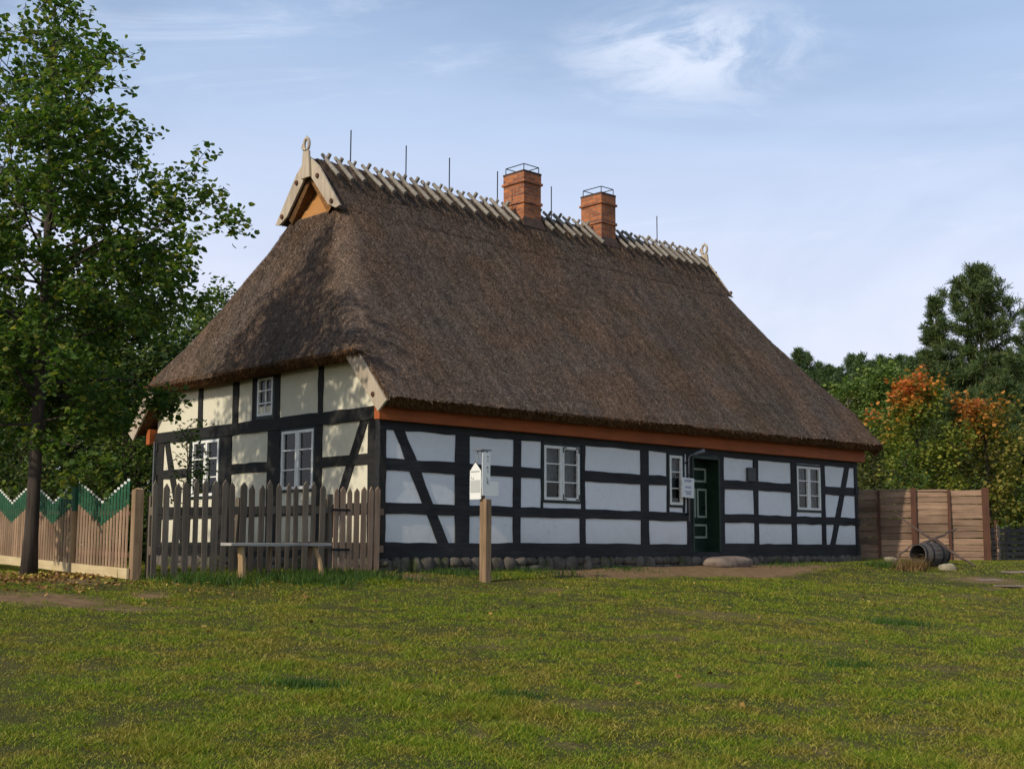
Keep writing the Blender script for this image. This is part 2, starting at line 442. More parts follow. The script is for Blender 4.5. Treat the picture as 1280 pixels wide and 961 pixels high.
# ------------------------------------------------------------------ ground
HX, HY, HR = -2.233, 21.573, R(90-46.1466)
def hw(X, Y):   # house-local to world
    return HX+0.7211*X-0.6928*Y, HY+0.6928*X+0.7211*Y
def wh(x, y):   # world to house-local
    dx, dy = x-HX, y-HY
    return 0.7211*dx+0.6928*dy, -0.6928*dx+0.7211*dy
def slope_z(x, y):
    hx, hy = wh(x, y)
    a, b = -hy, 29.5-y
    s = -np.log(np.exp(-np.clip(a,-40,200)/0.6)+np.exp(-np.clip(b,-40,200)/0.6))*0.6
    s = np.log1p(np.exp(np.clip(s,-60,60)/0.35))*0.35*(s < 20)+s*(s >= 20)
    s = np.minimum(s, 24)
    z = -0.02-0.095*np.minimum(s, 2.2)-0.066*np.maximum(s-2.2, 0)
    return z-0.012*np.clip(-hx, 0, 6)+0.0065*np.clip(hx, 0, 16)*np.clip(1-s/8, 0, 1)
def gz(x, y):
    x = np.atleast_1d(x)*1.0; y = np.atleast_1d(y)*1.0
    P = np.stack([x, y, np.zeros_like(y)], 1)
    return slope_z(x, y) + 0.02*vnoise(P, 0.7, 3) + 0.010*vnoise(P, 2.5, 4)
def gz1(x, y): return float(gz(x, y)[0])
# bare-soil mask: ellipses (x, y, rx, ry, rot, strength)
DIRT = [(-5.6,15.84,1.28,0.84,0,1.2), (-7.4,15.9,1.3,0.8,0,1.1), (-4.65,16.7,0.42,0.4,0,0.9), (-6.29,18.6,0.84,1.2,0,0.75), (-1.95,21.1,0.55,0.3,0.7,0.9), (0.64,20.4,0.64,0.7,0,0.62),
        (-0.17,13.8,0.39,0.58,0,0.6), (2.86,17.8,0.78,0.84,0.4,0.6), (3.92,17.62,0.66,0.58,0,0.5), (1.64,14.79,0.55,0.37,0,0.5), (3.41,14.96,0.65,0.38,0,0.55), (6.2,17.04,0.64,0.76,0,0.5),
        (8.38,23.09,0.86,0.67,0,0.5), (6.4,21.99,0.82,0.71,0,0.45), (9.68,26.01,0.9,1.4,0,0.8), (-0.16,8.96,0.22,0.34,0,0.6), (1.62,11.46,0.36,0.36,0,0.65), (4.49,13.26,0.5,0.48,0,0.55),
        (2.35,10.64,0.4,0.38,0,0.5), (0.63,10.27,0.32,0.25,0,0.45), (-1.89,9.96,0.37,0.28,0,0.4), (2.13,8.92,0.39,0.26,0,0.55), (0.32,8.65,0.22,0.21,0,0.5), (-3.62,10.88,0.41,0.26,0,0.4), (-1.74,13.45,0.5,0.31,0,0.4), (2.86,9.75,0.36,0.31,0,0.5)]
def dirt(x, y):
    x = np.asarray(x, float); y = np.asarray(y, float)
    P = np.stack([x, y, np.zeros_like(x)], 1)
    nz = 0.5*vnoise(P, 1.1, 11)+0.35*vnoise(P, 3.0, 12)+0.25*vnoise(P, 9.0, 13)
    m = np.zeros_like(x)
    for (cx, cy, rx, ry, ro, st) in DIRT:
        dx = (x-cx)*math.cos(ro)+(y-cy)*math.sin(ro); dy = -(x-cx)*math.sin(ro)+(y-cy)*math.cos(ro)
        m = np.maximum(m, np.clip(st*1.1*np.clip(1.25-np.sqrt((dx/rx)**2+(dy/ry)**2)+0.95*nz, 0, 1)*(1 if st > 0.65 else 0.6), 0, 1))
    hx, hy = wh(x, y)   # trodden strip along the house front
    strip = np.clip((hx-2.6)/1.5, 0, 1)*np.clip((12.6-hx)/1.5, 0, 1)
    c = 0.95+0.75*np.exp(-((hx-8.3)/2.0)**2)
    m = np.maximum(m, strip*np.clip((c+0.4*nz-np.abs(hy+0.75))/0.5, 0, 1)*(hy > -3.5))
    m = np.maximum(m, 0.25*np.clip((nz-0.5)*3, 0, 1))
    inside = (hx > -0.1) & (hx < 15.3) & (hy > -0.1) & (hy < 7.9)
    m = np.where(inside, 1.0, m)
    return np.clip(m, 0, 1)

def groundmat():
    t = NT('meadow_ground')
    n1 = t.noise(0.35, 5, 0.65); n2 = t.noise(2.2, 5, 0.7); n3 = t.noise(22, 4, 0.7)
    g = t.ramp(n2, [(0.25, (0.016, 0.024, 0.006)), (0.5, (0.042, 0.048, 0.012)), (0.75, (0.08, 0.06, 0.024))])
    g = t.mix(t.ramp(n1, [(0.4, 0.0), (0.62, 0.55)]), g, (0.105, 0.088, 0.032))
    g = t.mix(0.45, g, t.ramp(n3, [(0.3, (0.02, 0.022, 0.008)), (0.7, (0.12, 0.115, 0.035))]))
    s = t.ramp(t.noise(6, 6, 0.7), [(0.3, (0.13, 0.080, 0.042)), (0.7, (0.27, 0.175, 0.095))])
    dry = t.ramp(n3, [(0.3, (0.075, 0.055, 0.022)), (0.7, (0.20, 0.155, 0.065))])
    d_ = t.attr('dirt')
    g = t.mix(t.ramp(d_, [(0.05, 0.0), (0.4, 0.9)]), g, dry)
    t.color(t.mix(t.ramp(d_, [(0.45, 0.0), (0.85, 1.0)]), g, s)); t.rough(0.95); t.bsdf.inputs['Specular IOR Level'].default_value = 0.1
    t.bump(t.math('ADD', n3, t.math('MULTIPLY', n2, 0.6)), 0.8, 0.03)
    return t.mat
def axis(lo, hi, fl, fh, step, far):
    a = list(np.arange(fl, fh, step)); b = fl; k = step
    while b > lo: k *= far; b -= k; a.insert(0, max(b, lo))
    b = a[-1]; k = step
    while b < hi: k *= far; b += k; a.append(min(b, hi))
    return np.array(a)
gx = axis(-500, 500, -16, 18, 0.14, 1.35); gy = axis(-120, 700, 3, 36, 0.14, 1.35)
GX, GY = np.meshgrid(gx, gy, indexing='ij')
gV = np.stack([GX.ravel(), GY.ravel(), gz(GX.ravel(), GY.ravel())], 1)
nx, ny = len(gx), len(gy)
ii, jj = np.meshgrid(np.arange(nx-1), np.arange(ny-1), indexing='ij')
q0 = (ii*ny+jj).ravel()
ground = mesh_np('ground', gV, np.stack([q0, q0+ny, q0+ny+1, q0+1], 1), groundmat(), smooth=True)
tag(ground, 'rough lawn with bare sandy patches in front of the farmhouse', 'ground', kind='structure')
at = ground.data.attributes.new('dirt', 'FLOAT', 'POINT'); at.data.foreach_set('value', dirt(gV[:,0], gV[:,1]).astype(np.float32))

# ------------------------------------------------------------------ grass
def grassmat():
    t = NT('grass_blades')
    i = t.island()
    gr = t.ramp(i, [(0.0, (0.050, 0.102, 0.006)), (0.4, (0.125, 0.20, 0.010)), (0.75, (0.235, 0.28, 0.018)), (1.0, (0.44, 0.40, 0.06))])
    ye = t.ramp(i, [(0.0, (0.085, 0.088, 0.010)), (0.4, (0.205, 0.175, 0.020)), (0.75, (0.33, 0.265, 0.045)), (1.0, (0.56, 0.45, 0.14))])
    k = t.math('ADD', t.noise(0.32, 5, 0.7), t.math('MULTIPLY', t.math('SUBTRACT', t.noise(2.6, 5, 0.7), 0.5), 1.5))
    c = t.mix(t.ramp(k, [(0.38, 0.0), (0.70, 0.95)]), gr, ye)
    t.color(c); t.rough(0.6); t.bsdf.inputs['Specular IOR Level'].default_value = 0.2
    tr = t.n.new('ShaderNodeBsdfTranslucent'); t.l.new(t.mix(1.0, c, (1.4, 1.4, 0.7), 'MULTIPLY'), tr.inputs['Color'])
    m = t.n.new('ShaderNodeMixShader'); m.inputs[0].default_value = 0.3
    t.l.new(t.bsdf.outputs[0], m.inputs[1]); t.l.new(tr.outputs[0], m.inputs[2]); t.l.new(m.outputs[0], t.out.inputs['Surface'])
    return t.mat
M['grass'] = grassmat()
def blades(P, h, w, lean):
    n = len(P); a = RNG.uniform(0, 2*PI, n); b = RNG.uniform(0, 2*PI, n)
    d = np.stack([np.cos(a), np.sin(a), np.zeros(n)], 1)*(w/2)[:,None]
    l = np.stack([np.cos(b), np.sin(b), np.zeros(n)], 1)*(lean*h)[:,None]
    tip = P + l + np.stack([np.zeros(n), np.zeros(n), h], 1)
    V = np.stack([P-d, P+d, tip], 1).reshape(-1, 3)
    return V
def grass_field():
    pts = []
    for (d0, d1, dens) in ((5.6,7,7500),(7,8.5,8500),(8.5,10,6800),(10,12,5000),(12,14,3900),(14,17,2900),(17,20,2100),(20,25,1500),(25,33,800)):
        xm = 0.43*d1+1.2
        n = int((d1-d0)*2*xm*dens)
        pts.append(np.stack([RNG.uniform(-xm, xm, n), RNG.uniform(d0, d1, n)], 1))
    p = np.concatenate(pts)
    dm = dirt(p[:,0], p[:,1])
    P3 = np.stack([p[:,0], p[:,1], np.zeros(len(p))], 1)
    cl = np.clip(0.5+0.55*vnoise(P3, 3.4, 21)+0.5*vnoise(P3, 9.0, 24), 0, 1)
    keep = RNG.uniform(0, 1, len(p)) > np.where(dm > 0.7, dm*1.05, dm*0.75)+0.55*(1-cl)**1.5
    hx, hy = wh(p[:,0], p[:,1])
    keep &= ~((hx > -0.1) & (hx < 15.3) & (hy > -0.25) & (hy < 8))
    p = p[keep]; P3 = P3[keep]; dm = dm[keep]; hx = hx[keep]; hy = hy[keep]
    P3[:,2] = gz(p[:,0], p[:,1]) - 0.004
    n = len(p); dd = p[:,1]
    cl = np.clip(0.5+0.55*vnoise(P3*[1,1,0], 3.4, 21)+0.5*vnoise(P3*[1,1,0], 9.0, 24), 0, 1)
    h = RNG.uniform(0.012, 0.032, n)*(0.6+0.8*cl)*(0.7+0.6*np.clip(0.5+0.8*vnoise(P3, 0.9, 22), 0, 1))*(1-0.5*dm)
    # rank tufts
    tuft = np.clip(vnoise(P3, 1.0, 23)-0.42, 0, 1)*2.5
    h *= 1+0.9*tuft
    edge = np.exp(-((hy+0.25)/0.35)**2)*np.clip((0.8-hx)/1.0, 0, 1)*(hx > -4.6)     # long grass along the picket fence
    h *= 1+2.6*edge*(0.6+0.6*RNG.uniform(0, 1, n))
    w = (0.0045+0.0004*dd)*RNG.uniform(0.7, 1.4, n)
    V = blades(P3, h, w, RNG.uniform(0.2, 2.2, n))
    F = np.arange(len(V)).reshape(-1, 3)
    o = mesh_np('grass', V, F, M['grass'])
    tag(o, 'short green and straw coloured grass of the lawn', 'grass', kind='stuff')
grass_field()

# ------------------------------------------------------------------ house
house = thing('farmhouse', 'half-timbered farmhouse with white panels, black beams and a steep brown thatched roof', 'house', (HX, HY, 0), HR)
LX, WY = 15.15, 7.77

# --- foundation of field stones
def stones(mb, p0, p1, nout, h0, h1, zf):
    p0 = np.array(p0, float); p1 = np.array(p1, float); L = np.linalg.norm(p1-p0); t = 0
    while t < L:
        w = random.uniform(0.16, 0.42); c = p0+(p1-p0)*min(1, (t+w/2)/L)
        rows = 1 if random.random() < 0.6 else 2
        for r_ in range(rows):
            hh = (h1-h0)/rows
            cz = h0+hh*(r_+0.5)
            blob(mb, (c[0]+nout[0]*random.uniform(-0.03,0.03), c[1]+nout[1]*random.uniform(-0.03,0.03), cz), (w*0.56, 0.12, hh*0.60), math.atan2(p1[1]-p0[1], p1[0]-p0[0]))
        t += w*0.92
def blob(mb, c, r_, rz=0.0, nu=9, nv=6, rough=0.22):
    base = len(mb.v); sd = random.randint(0, 9999)
    pts = []
    for j in range(nv+1):
        th = PI*j/nv
        for i in range(nu):
            ph = 2*PI*i/nu
            pts.append((math.sin(th)*math.cos(ph), math.sin(th)*math.sin(ph), math.cos(th)))
    A = np.array(pts); n = vnoise(A+sd, 1.4, 5)
    B = np.sign(A)*np.abs(A)**0.75*(1+rough*n)[:,None]*np.array(r_)
    cz, sz = math.cos(rz), math.sin(rz)
    for b in B:
        mb.v.append((c[0]+b[0]*cz-b[1]*sz, c[1]+b[0]*sz+b[1]*cz, c[2]+b[2]))
    for j in range(nv):
        for i in range(nu):
            i2 = (i+1) % nu
            mb.f.append((base+j*nu+i, base+(j+1)*nu+i, base+(j+1)*nu+i2, base+j*nu+i2)); mb.m.append(mb.mi)
mb = MB()
stones(mb, (0.05, 0.03, 0), (LX-0.05, 0.03, 0), (0,-1), -0.08, 0.20, 0)
stones(mb, (0.05, WY, 0), (0.05, 0.03, 0), (-1,0), -0.08, 0.20, 0)
stones(mb, (LX-0.05, 0.03, 0), (LX-0.05, WY, 0), (1,0), -0.08, 0.20, 0)
stones(mb, (LX, WY-0.03, 0), (0, WY-0.03, 0), (0,1), -0.08, 0.20, 0)
mb.build('foundation', M['stone'], house, smooth=True)

# --- plaster
WIN_F = [(3.90, 4.99, 1.24, 2.39), (7.67, 8.20, 1.24, 2.39), (12.42, 13.52, 1.24, 2.38)]
DOOR = (8.47, 9.46, 0.20, 2.39)
WIN_G = [(1.90, 3.03, 1.38, 2.57), (5.14, 6.26, 1.34, 2.57), (3.24, 3.92, 2.79, 3.66)]
def cells(us, vs, holes):
    out = []
    for a, b in zip(us[:-1], us[1:]):
        for c, d in zip(vs[:-1], vs[1:]):
            m = ((a+b)/2, (c+d)/2)
            if not any(h[0] < m[0] < h[1] and h[2] < m[1] < h[3] for h in holes): out.append((a, b, c, d))
    return out
def skin(name, T, u0, u1, v0, v1, holes, mat_, depth=0.10):
    us = sorted(set([u0, u1]+[h[0] for h in holes]+[h[1] for h in holes]))
    vs = sorted(set([v0, v1]+[h[2] for h in holes]+[h[3] for h in holes]))
    m = MB()
    for (a, b, c, d) in cells(us, vs, holes):
        m.poly([T(a,c,0), T(b,c,0), T(b,d,0), T(a,d,0)], [(0,1,2,3)])
    for h in holes:
        a, b, c, d = h
        for (p, q) in (((a,c),(b,c)), ((b,c),(b,d)), ((b,d),(a,d)), ((a,d),(a,c))):
            m.poly([T(*p,0), T(*q,0), T(*q,-depth), T(*p,-depth)], [(0,1,2,3)])
    return m.build(name, mat_, house)
TF = lambda u, v, w: (u, 0.022-w, v)        # front, w outward
TG = lambda u, v, w: (0.022-w, u, v)        # left gable
TB = lambda u, v, w: (u, WY-0.022+w, v)
TR = lambda u, v, w: (LX-0.022+w, u, v)
skin('wall', TF, 0.02, LX-0.02, 0.2, 2.62, WIN_F+[DOOR], M['plaster'])
skin('wall', TB, 0.02, LX-0.02, 0.2, 2.62, [], M['plaster'])
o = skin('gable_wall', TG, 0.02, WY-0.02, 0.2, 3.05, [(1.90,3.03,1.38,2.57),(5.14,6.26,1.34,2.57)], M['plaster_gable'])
def gable_top(T, hole):
    m = MB()
    # trapezoid above 3.05 with the small window left out
    def lim(z): y = (z-2.40)/1.213-0.53; return max(y, 0.02)
    lo, hi = 3.05, 4.3
    zs = [3.05, 3.3, 3.66, 4.3]
    for a, b in zip(zs[:-1], zs[1:]):
        segs = [(lim(a), hole[0], lim(b), hole[0]), (hole[1], WY-lim(a), hole[1], WY-lim(b))] if (hole and b <= hole[3]+1e-6) else [(lim(a), WY-lim(a), lim(b), WY-lim(b))]
        for (p, q, r_, s) in segs:
            m.poly([T(p,a,0), T(q,a,0), T(s,b,0), T(r_,b,0)], [(0,1,2,3)])
    return m
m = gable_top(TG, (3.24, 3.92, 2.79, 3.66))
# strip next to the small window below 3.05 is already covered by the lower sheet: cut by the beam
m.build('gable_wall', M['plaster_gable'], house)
skin('gable_wall', TR, 0.02, WY-0.02, 0.2, 3.05, [], M['plaster'])
gable_top(TR, None).build('gable_wall', M['plaster'], house)

# --- timber frame
tf = MB()
J = 0.011
random.seed(17)
def fpost(x0, x1, z0=0.44, z1=2.6, y0=0.0): tf.beam(((x0+x1)/2, y0+0.065, z0), ((x0+x1)/2, y0+0.065, z1), ((x1-x0)/2,0,0), (0,0.065,0), J)
def frail(x0, x1, z0, z1, y0=-0.003): tf.beam((x0, y0+0.065, (z0+z1)/2), (x1, y0+0.065, (z0+z1)/2), (0,0,(z1-z0)/2), (0,0.065,0), J)
def fbrace(a, b, w, y0=0.004): 
    a = np.array([a[0], y0+0.06, a[1]]); b = np.array([b[0], y0+0.06, b[1]]); d = (b-a)/np.linalg.norm(b-a)
    tf.beam(a, b, (d[2]*w/2, 0, -d[0]*w/2), (0,0.06,0), J)
frail(-0.02, DOOR[0], 0.20, 0.47, -0.012); frail(DOOR[1], LX+0.02, 0.20, 0.485, -0.012); frail(DOOR[0], DOOR[1], 0.20, 0.30, 0.0)
frail(-0.01, LX+0.01, 2.39, 2.60, -0.004)
def rails(x0, x1):
    frail(x0, x1, 1.69, 1.89); 
def rails2(x0, x1):
    frail(x0, x1, 0.955, 1.14, -0.0045)
rails(0.05, 3.9); rails(5.0, 7.69); rails(9.55, 12.43); rails(13.5, LX-0.02)
rails2(0.05, 8.4); rails2(9.55, LX-0.02)
for a, b in ((-0.012,0.13),(1.71,2.04),(3.15,3.34),(5.0,5.11),(6.80,7.05),(8.31,8.475),(9.455,9.63),(10.74,10.91),(12.23,12.44),(13.51,13.68),(15.03,15.163)):
    fpost(a, b)
fpost(3.885, 3.93, 1.14); fpost(7.64, 7.70, 1.14); fpost(8.17, 8.24, 1.14); fpost(4.96, 5.04, 0.44, 1.14)
fbrace((0.385, 2.45), (1.475, 0.40), 0.215); fbrace((14.73, 2.45), (13.94, 0.40), 0.20)
# left gable
def gpost(u0, u1, z0, z1, x0=0.0): tf.beam((x0+0.065, (u0+u1)/2, z0), (x0+0.065, (u0+u1)/2, z1), (0,(u1-u0)/2,0), (0.065,0,0), J)
def grail(u0, u1, z0, z1, x0=-0.003): tf.beam((x0+0.065, u0, (z0+z1)/2), (x0+0.065, u1, (z0+z1)/2), (0,0,(z1-z0)/2), (0.065,0,0), J)
def gbrace(a, b, w, x0=0.004):
    a = np.array([x0+0.06, a[0], a[1]]); b = np.array([x0+0.06, b[0], b[1]]); d = (b-a)/np.linalg.norm(b-a)
    tf.beam(a, b, (0, d[2]*w/2, -d[1]*w/2), (0.06,0,0), J)
tf.mi = 1
grail(-0.03, WY+0.03, 0.20, 0.47, -0.012)
grail(-0.05, WY+0.05, 2.565, 2.79, -0.022)
for a, b in ((0.1,1.72),(3.05,5.15),(6.3,7.7)):
    grail(a, b, 1.80, 1.985); grail(a, b, 0.955, 1.14, -0.004)
grail(1.7, 3.1, 0.955, 1.14, -0.004); grail(5.1, 6.3, 0.955, 1.14, -0.004)
for a, b in ((-0.008,0.345),(1.71,1.90),(3.04,3.46),(4.74,5.15),(6.25,6.38),(7.42,7.78)):
    gpost(a, b, 0.44, 2.6)
gbrace((0.44, 2.62), (1.52, 0.44), 0.20); gbrace((7.33, 2.62), (6.5, 0.44), 0.20)
for a, b, t_ in ((1.71,1.86,3.9),(4.54,4.74,3.9),(5.89,6.07,3.7)):
    gpost(a, b, 2.75, t_)
gpost(3.10, 3.25, 2.75, 3.75); gpost(3.91, 4.03, 2.75, 3.75); grail(3.2, 3.95, 3.66, 3.78)
# slanted rafter foot under the far windboard
tf.mi = 0
# right gable and rear, simpler
for z0, z1 in ((0.2,0.47),(0.955,1.14),(1.74,1.92),(2.56,2.79)):
    tf.beam((LX-0.06, -0.03, (z0+z1)/2), (LX-0.06, WY+0.03, (z0+z1)/2), (0,0,(z1-z0)/2), (0.068,0,0), J)
for u in (0.12, 1.8, 3.3, 4.6, 6.1, WY-0.12):
    tf.beam((LX-0.06, u, 0.4), (LX-0.06, u, 2.6), (0,0.12,0), (0.064,0,0), J)
for u in (1.8, 3.3, 4.6, 6.1):
    tf.beam((LX-0.06, u, 2.7), (LX-0.06, u, 3.9), (0,0.09,0), (0.064,0,0), J)
for z0, z1 in ((0.2,0.47),(0.955,1.14),(1.69,1.89),(2.39,2.60)):
    tf.beam((-0.03, WY-0.06, (z0+z1)/2), (LX+0.03, WY-0.06, (z0+z1)/2), (0,0,(z1-z0)/2), (0,0.068,0), J)
for u in np.linspace(0.1, LX-0.1, 12):
    tf.beam((u, WY-0.06, 0.4), (u, WY-0.06, 2.5), (0.1,0,0), (0,0.064,0), J)
frame_obj = tf.build('timber_frame', [M['timber'], M['timber_gable']], house)

# --- red-brown eave boards
for y0, y1 in ((-0.15, -0.006), (WY+0.006, WY+0.15)):
    m = MB(); m.beam((-0.15, (y0+y1)/2, 2.70), (LX+0.15, (y0+y1)/2, 2.70), (0,0,0.165), (0,(y1-y0)/2,0), 0.004, 0.8)
    m.build('eave_board', M['eave_wood'], house, 0.008)

# --- windows
def ring(m, T, u0, u1, v0, v1, t, w0, w1):
    for (a, b, c, d) in ((u0,u1,v0,v0+t),(u0,u1,v1-t,v1),(u0,u0+t,v0+t,v1-t),(u1-t,u1,v0+t,v1-t)):
        m.hexa([T(a,c,w0),T(b,c,w0),T(b,c,w1),T(a,c,w1),T(a,d,w0),T(b,d,w0),T(b,d,w1),T(a,d,w1)])
def bar(m, T, a, b, c, d, w0, w1):
    m.hexa([T(a,c,w0),T(b,c,w0),T(b,c,w1),T(a,c,w1),T(a,d,w0),T(b,d,w0),T(b,d,w1),T(a,d,w1)])
def window(T, u0, u1, v0, v1, ncas=2, rows=3, colsplit=False, curtain=True, irons=False, fw=0.05, sw=0.055):
    m = MB(); ring(m, T, u0+0.002, u1-0.002, v0+0.002, v1-0.002, fw, -0.10, 0.026)
    if ncas == 2: bar(m, T, (u0+u1)/2-0.02, (u0+u1)/2+0.02, v0+fw, v1-fw, -0.08, 0.020)
    fr = m.build('window', M['frame_paint'], house, 0.004)
    a0, a1, b0, b1 = u0+fw+0.003, u1-fw-0.003, v0+fw+0.003, v1-fw-0.003
    p = MB()
    spans = [(a0, a1)] if ncas == 1 else [(a0, (u0+u1)/2-0.004), ((u0+u1)/2+0.004, a1)]
    for (s0, s1) in spans:
        m = MB(); ring(m, T, s0, s1, b0, b1, sw, -0.035, 0.034)
        for k in range(1, rows):
            z = b0+(b1-b0)*k/rows; bar(m, T, s0+sw, s1-sw, z-0.0125, z+0.0125, -0.028, 0.024)
        if colsplit: bar(m, T, (s0+s1)/2-0.011, (s0+s1)/2+0.011, b0+sw, b1-sw, -0.026, 0.022)
        m.build('sash', M['white_paint'], fr, 0.003)
        q = [T(s0+sw*0.5,b0+sw*0.5,-0.01), T(s1-sw*0.5,b0+sw*0.5,-0.01), T(s1-sw*0.5,b1-sw*0.5,-0.01), T(s0+sw*0.5,b1-sw*0.5,-0.01)]
        p.poly(q, [(0,1,2,3) if T is TF else (3,2,1,0)])    # normals face outdoors
    p.build('pane', M['glass'], fr)
    if irons:
        s0, s1 = spans[-1]
        for (cu, cv, du, dv) in ((s0,b0,1,1),(s1,b0,-1,1),(s0,b1,1,-1),(s1,b1,-1,-1)):
            m = MB()
            P = [(0.012,0.012),(0.11,0.012),(0.11,0.034),(0.034,0.034),(0.034,0.12),(0.012,0.12)]
            q = [T(cu+du*x, cv+dv*z, 0.0345) for x, z in P]; e = np.array(T(0,0,0.006))-np.array(T(0,0,0))
            m.prism(q, e); m.build('hinge', M['iron'], fr)
    if curtain:
        n = 40; V = []; F = []
        for k in range(n+1):
            u = a0+(a1-a0)*k/n; w = -0.17+0.018*math.sin(k*1.9)+0.012*math.sin(k*0.7)
            f = abs(k/n-0.5)*2
            top = b1+0.02; bot = b0+(b1-b0)*(0.02 if f > 0.45 else 0.42-0.2*f)
            V += [T(u,bot,w), T(u,top,w)]
        for k in range(n): F.append((2*k, 2*k+2, 2*k+3, 2*k+1))
        mesh_np('curtain', V, np.array(F), M['curtain'], fr, smooth=True)
    return fr
window(TF, *WIN_F[0], irons=True)
window(TF, *WIN_F[1], ncas=1)
window(TF, *WIN_F[2])
window(TG, *WIN_G[0], curtain=False); window(TG, *WIN_G[1], curtain=False)
window(TG, 3.255, 3.905, 2.80, 3.655, ncas=1, rows=3, colsplit=True, curtain=False, fw=0.06, sw=0.045)

# --- door, set back in its niche
dy = 0.37
d_ = MB(); d_.box(8.42, 9.50, dy, dy+0.06, 0.30, 2.39)
door = d_.build('door', M['door_paint'], house, 0.004)
m = MB()
m.box(8.474, 8.50, 0.02, dy+0.03, 0.30, 2.385); m.box(9.43, 9.456, 0.02, dy+0.03, 0.30, 2.385); m.box(8.50, 9.43, 0.02, dy+0.03, 2.36, 2.386)
m.box(8.476, 8.53, -0.02, 0.02, 0.30, 2.386); m.box(9.40, 9.454, -0.02, 0.02, 0.30, 2.386); m.box(8.53, 9.40, -0.02, 0.02, 2.31, 2.385)
m.build('door_frame', M['door_paint'], door, 0.004)
m = MB()
TD = lambda u, v, w: (u, dy-w, v)
for (a, b, c, d) in ((8.58,9.43,1.83,2.14),(8.58,9.04,1.05,1.69),(9.10,9.45,1.05,1.69),(8.58,9.45,0.60,0.91)):
    ring(m, TD, a, b, c, d, 0.045, 0.0, 0.025)
m.build('panel_moulding', M['trim_paint'], door, 0.004)
m = MB(); m.box(8.42, 9.46, 0.02, dy, 0.20, 0.30); m.box(8.5, 9.43, dy-0.06, dy-0.002, 0.30, 0.38); m.build('threshold', M['door_paint'], door, 0.006)
m = MB(); m.tube([(9.33,dy,1.28),(9.33,dy-0.06,1.28),(9.22,dy-0.06,1.27)], 0.012, 8); m.build('handle', M['iron'], door)

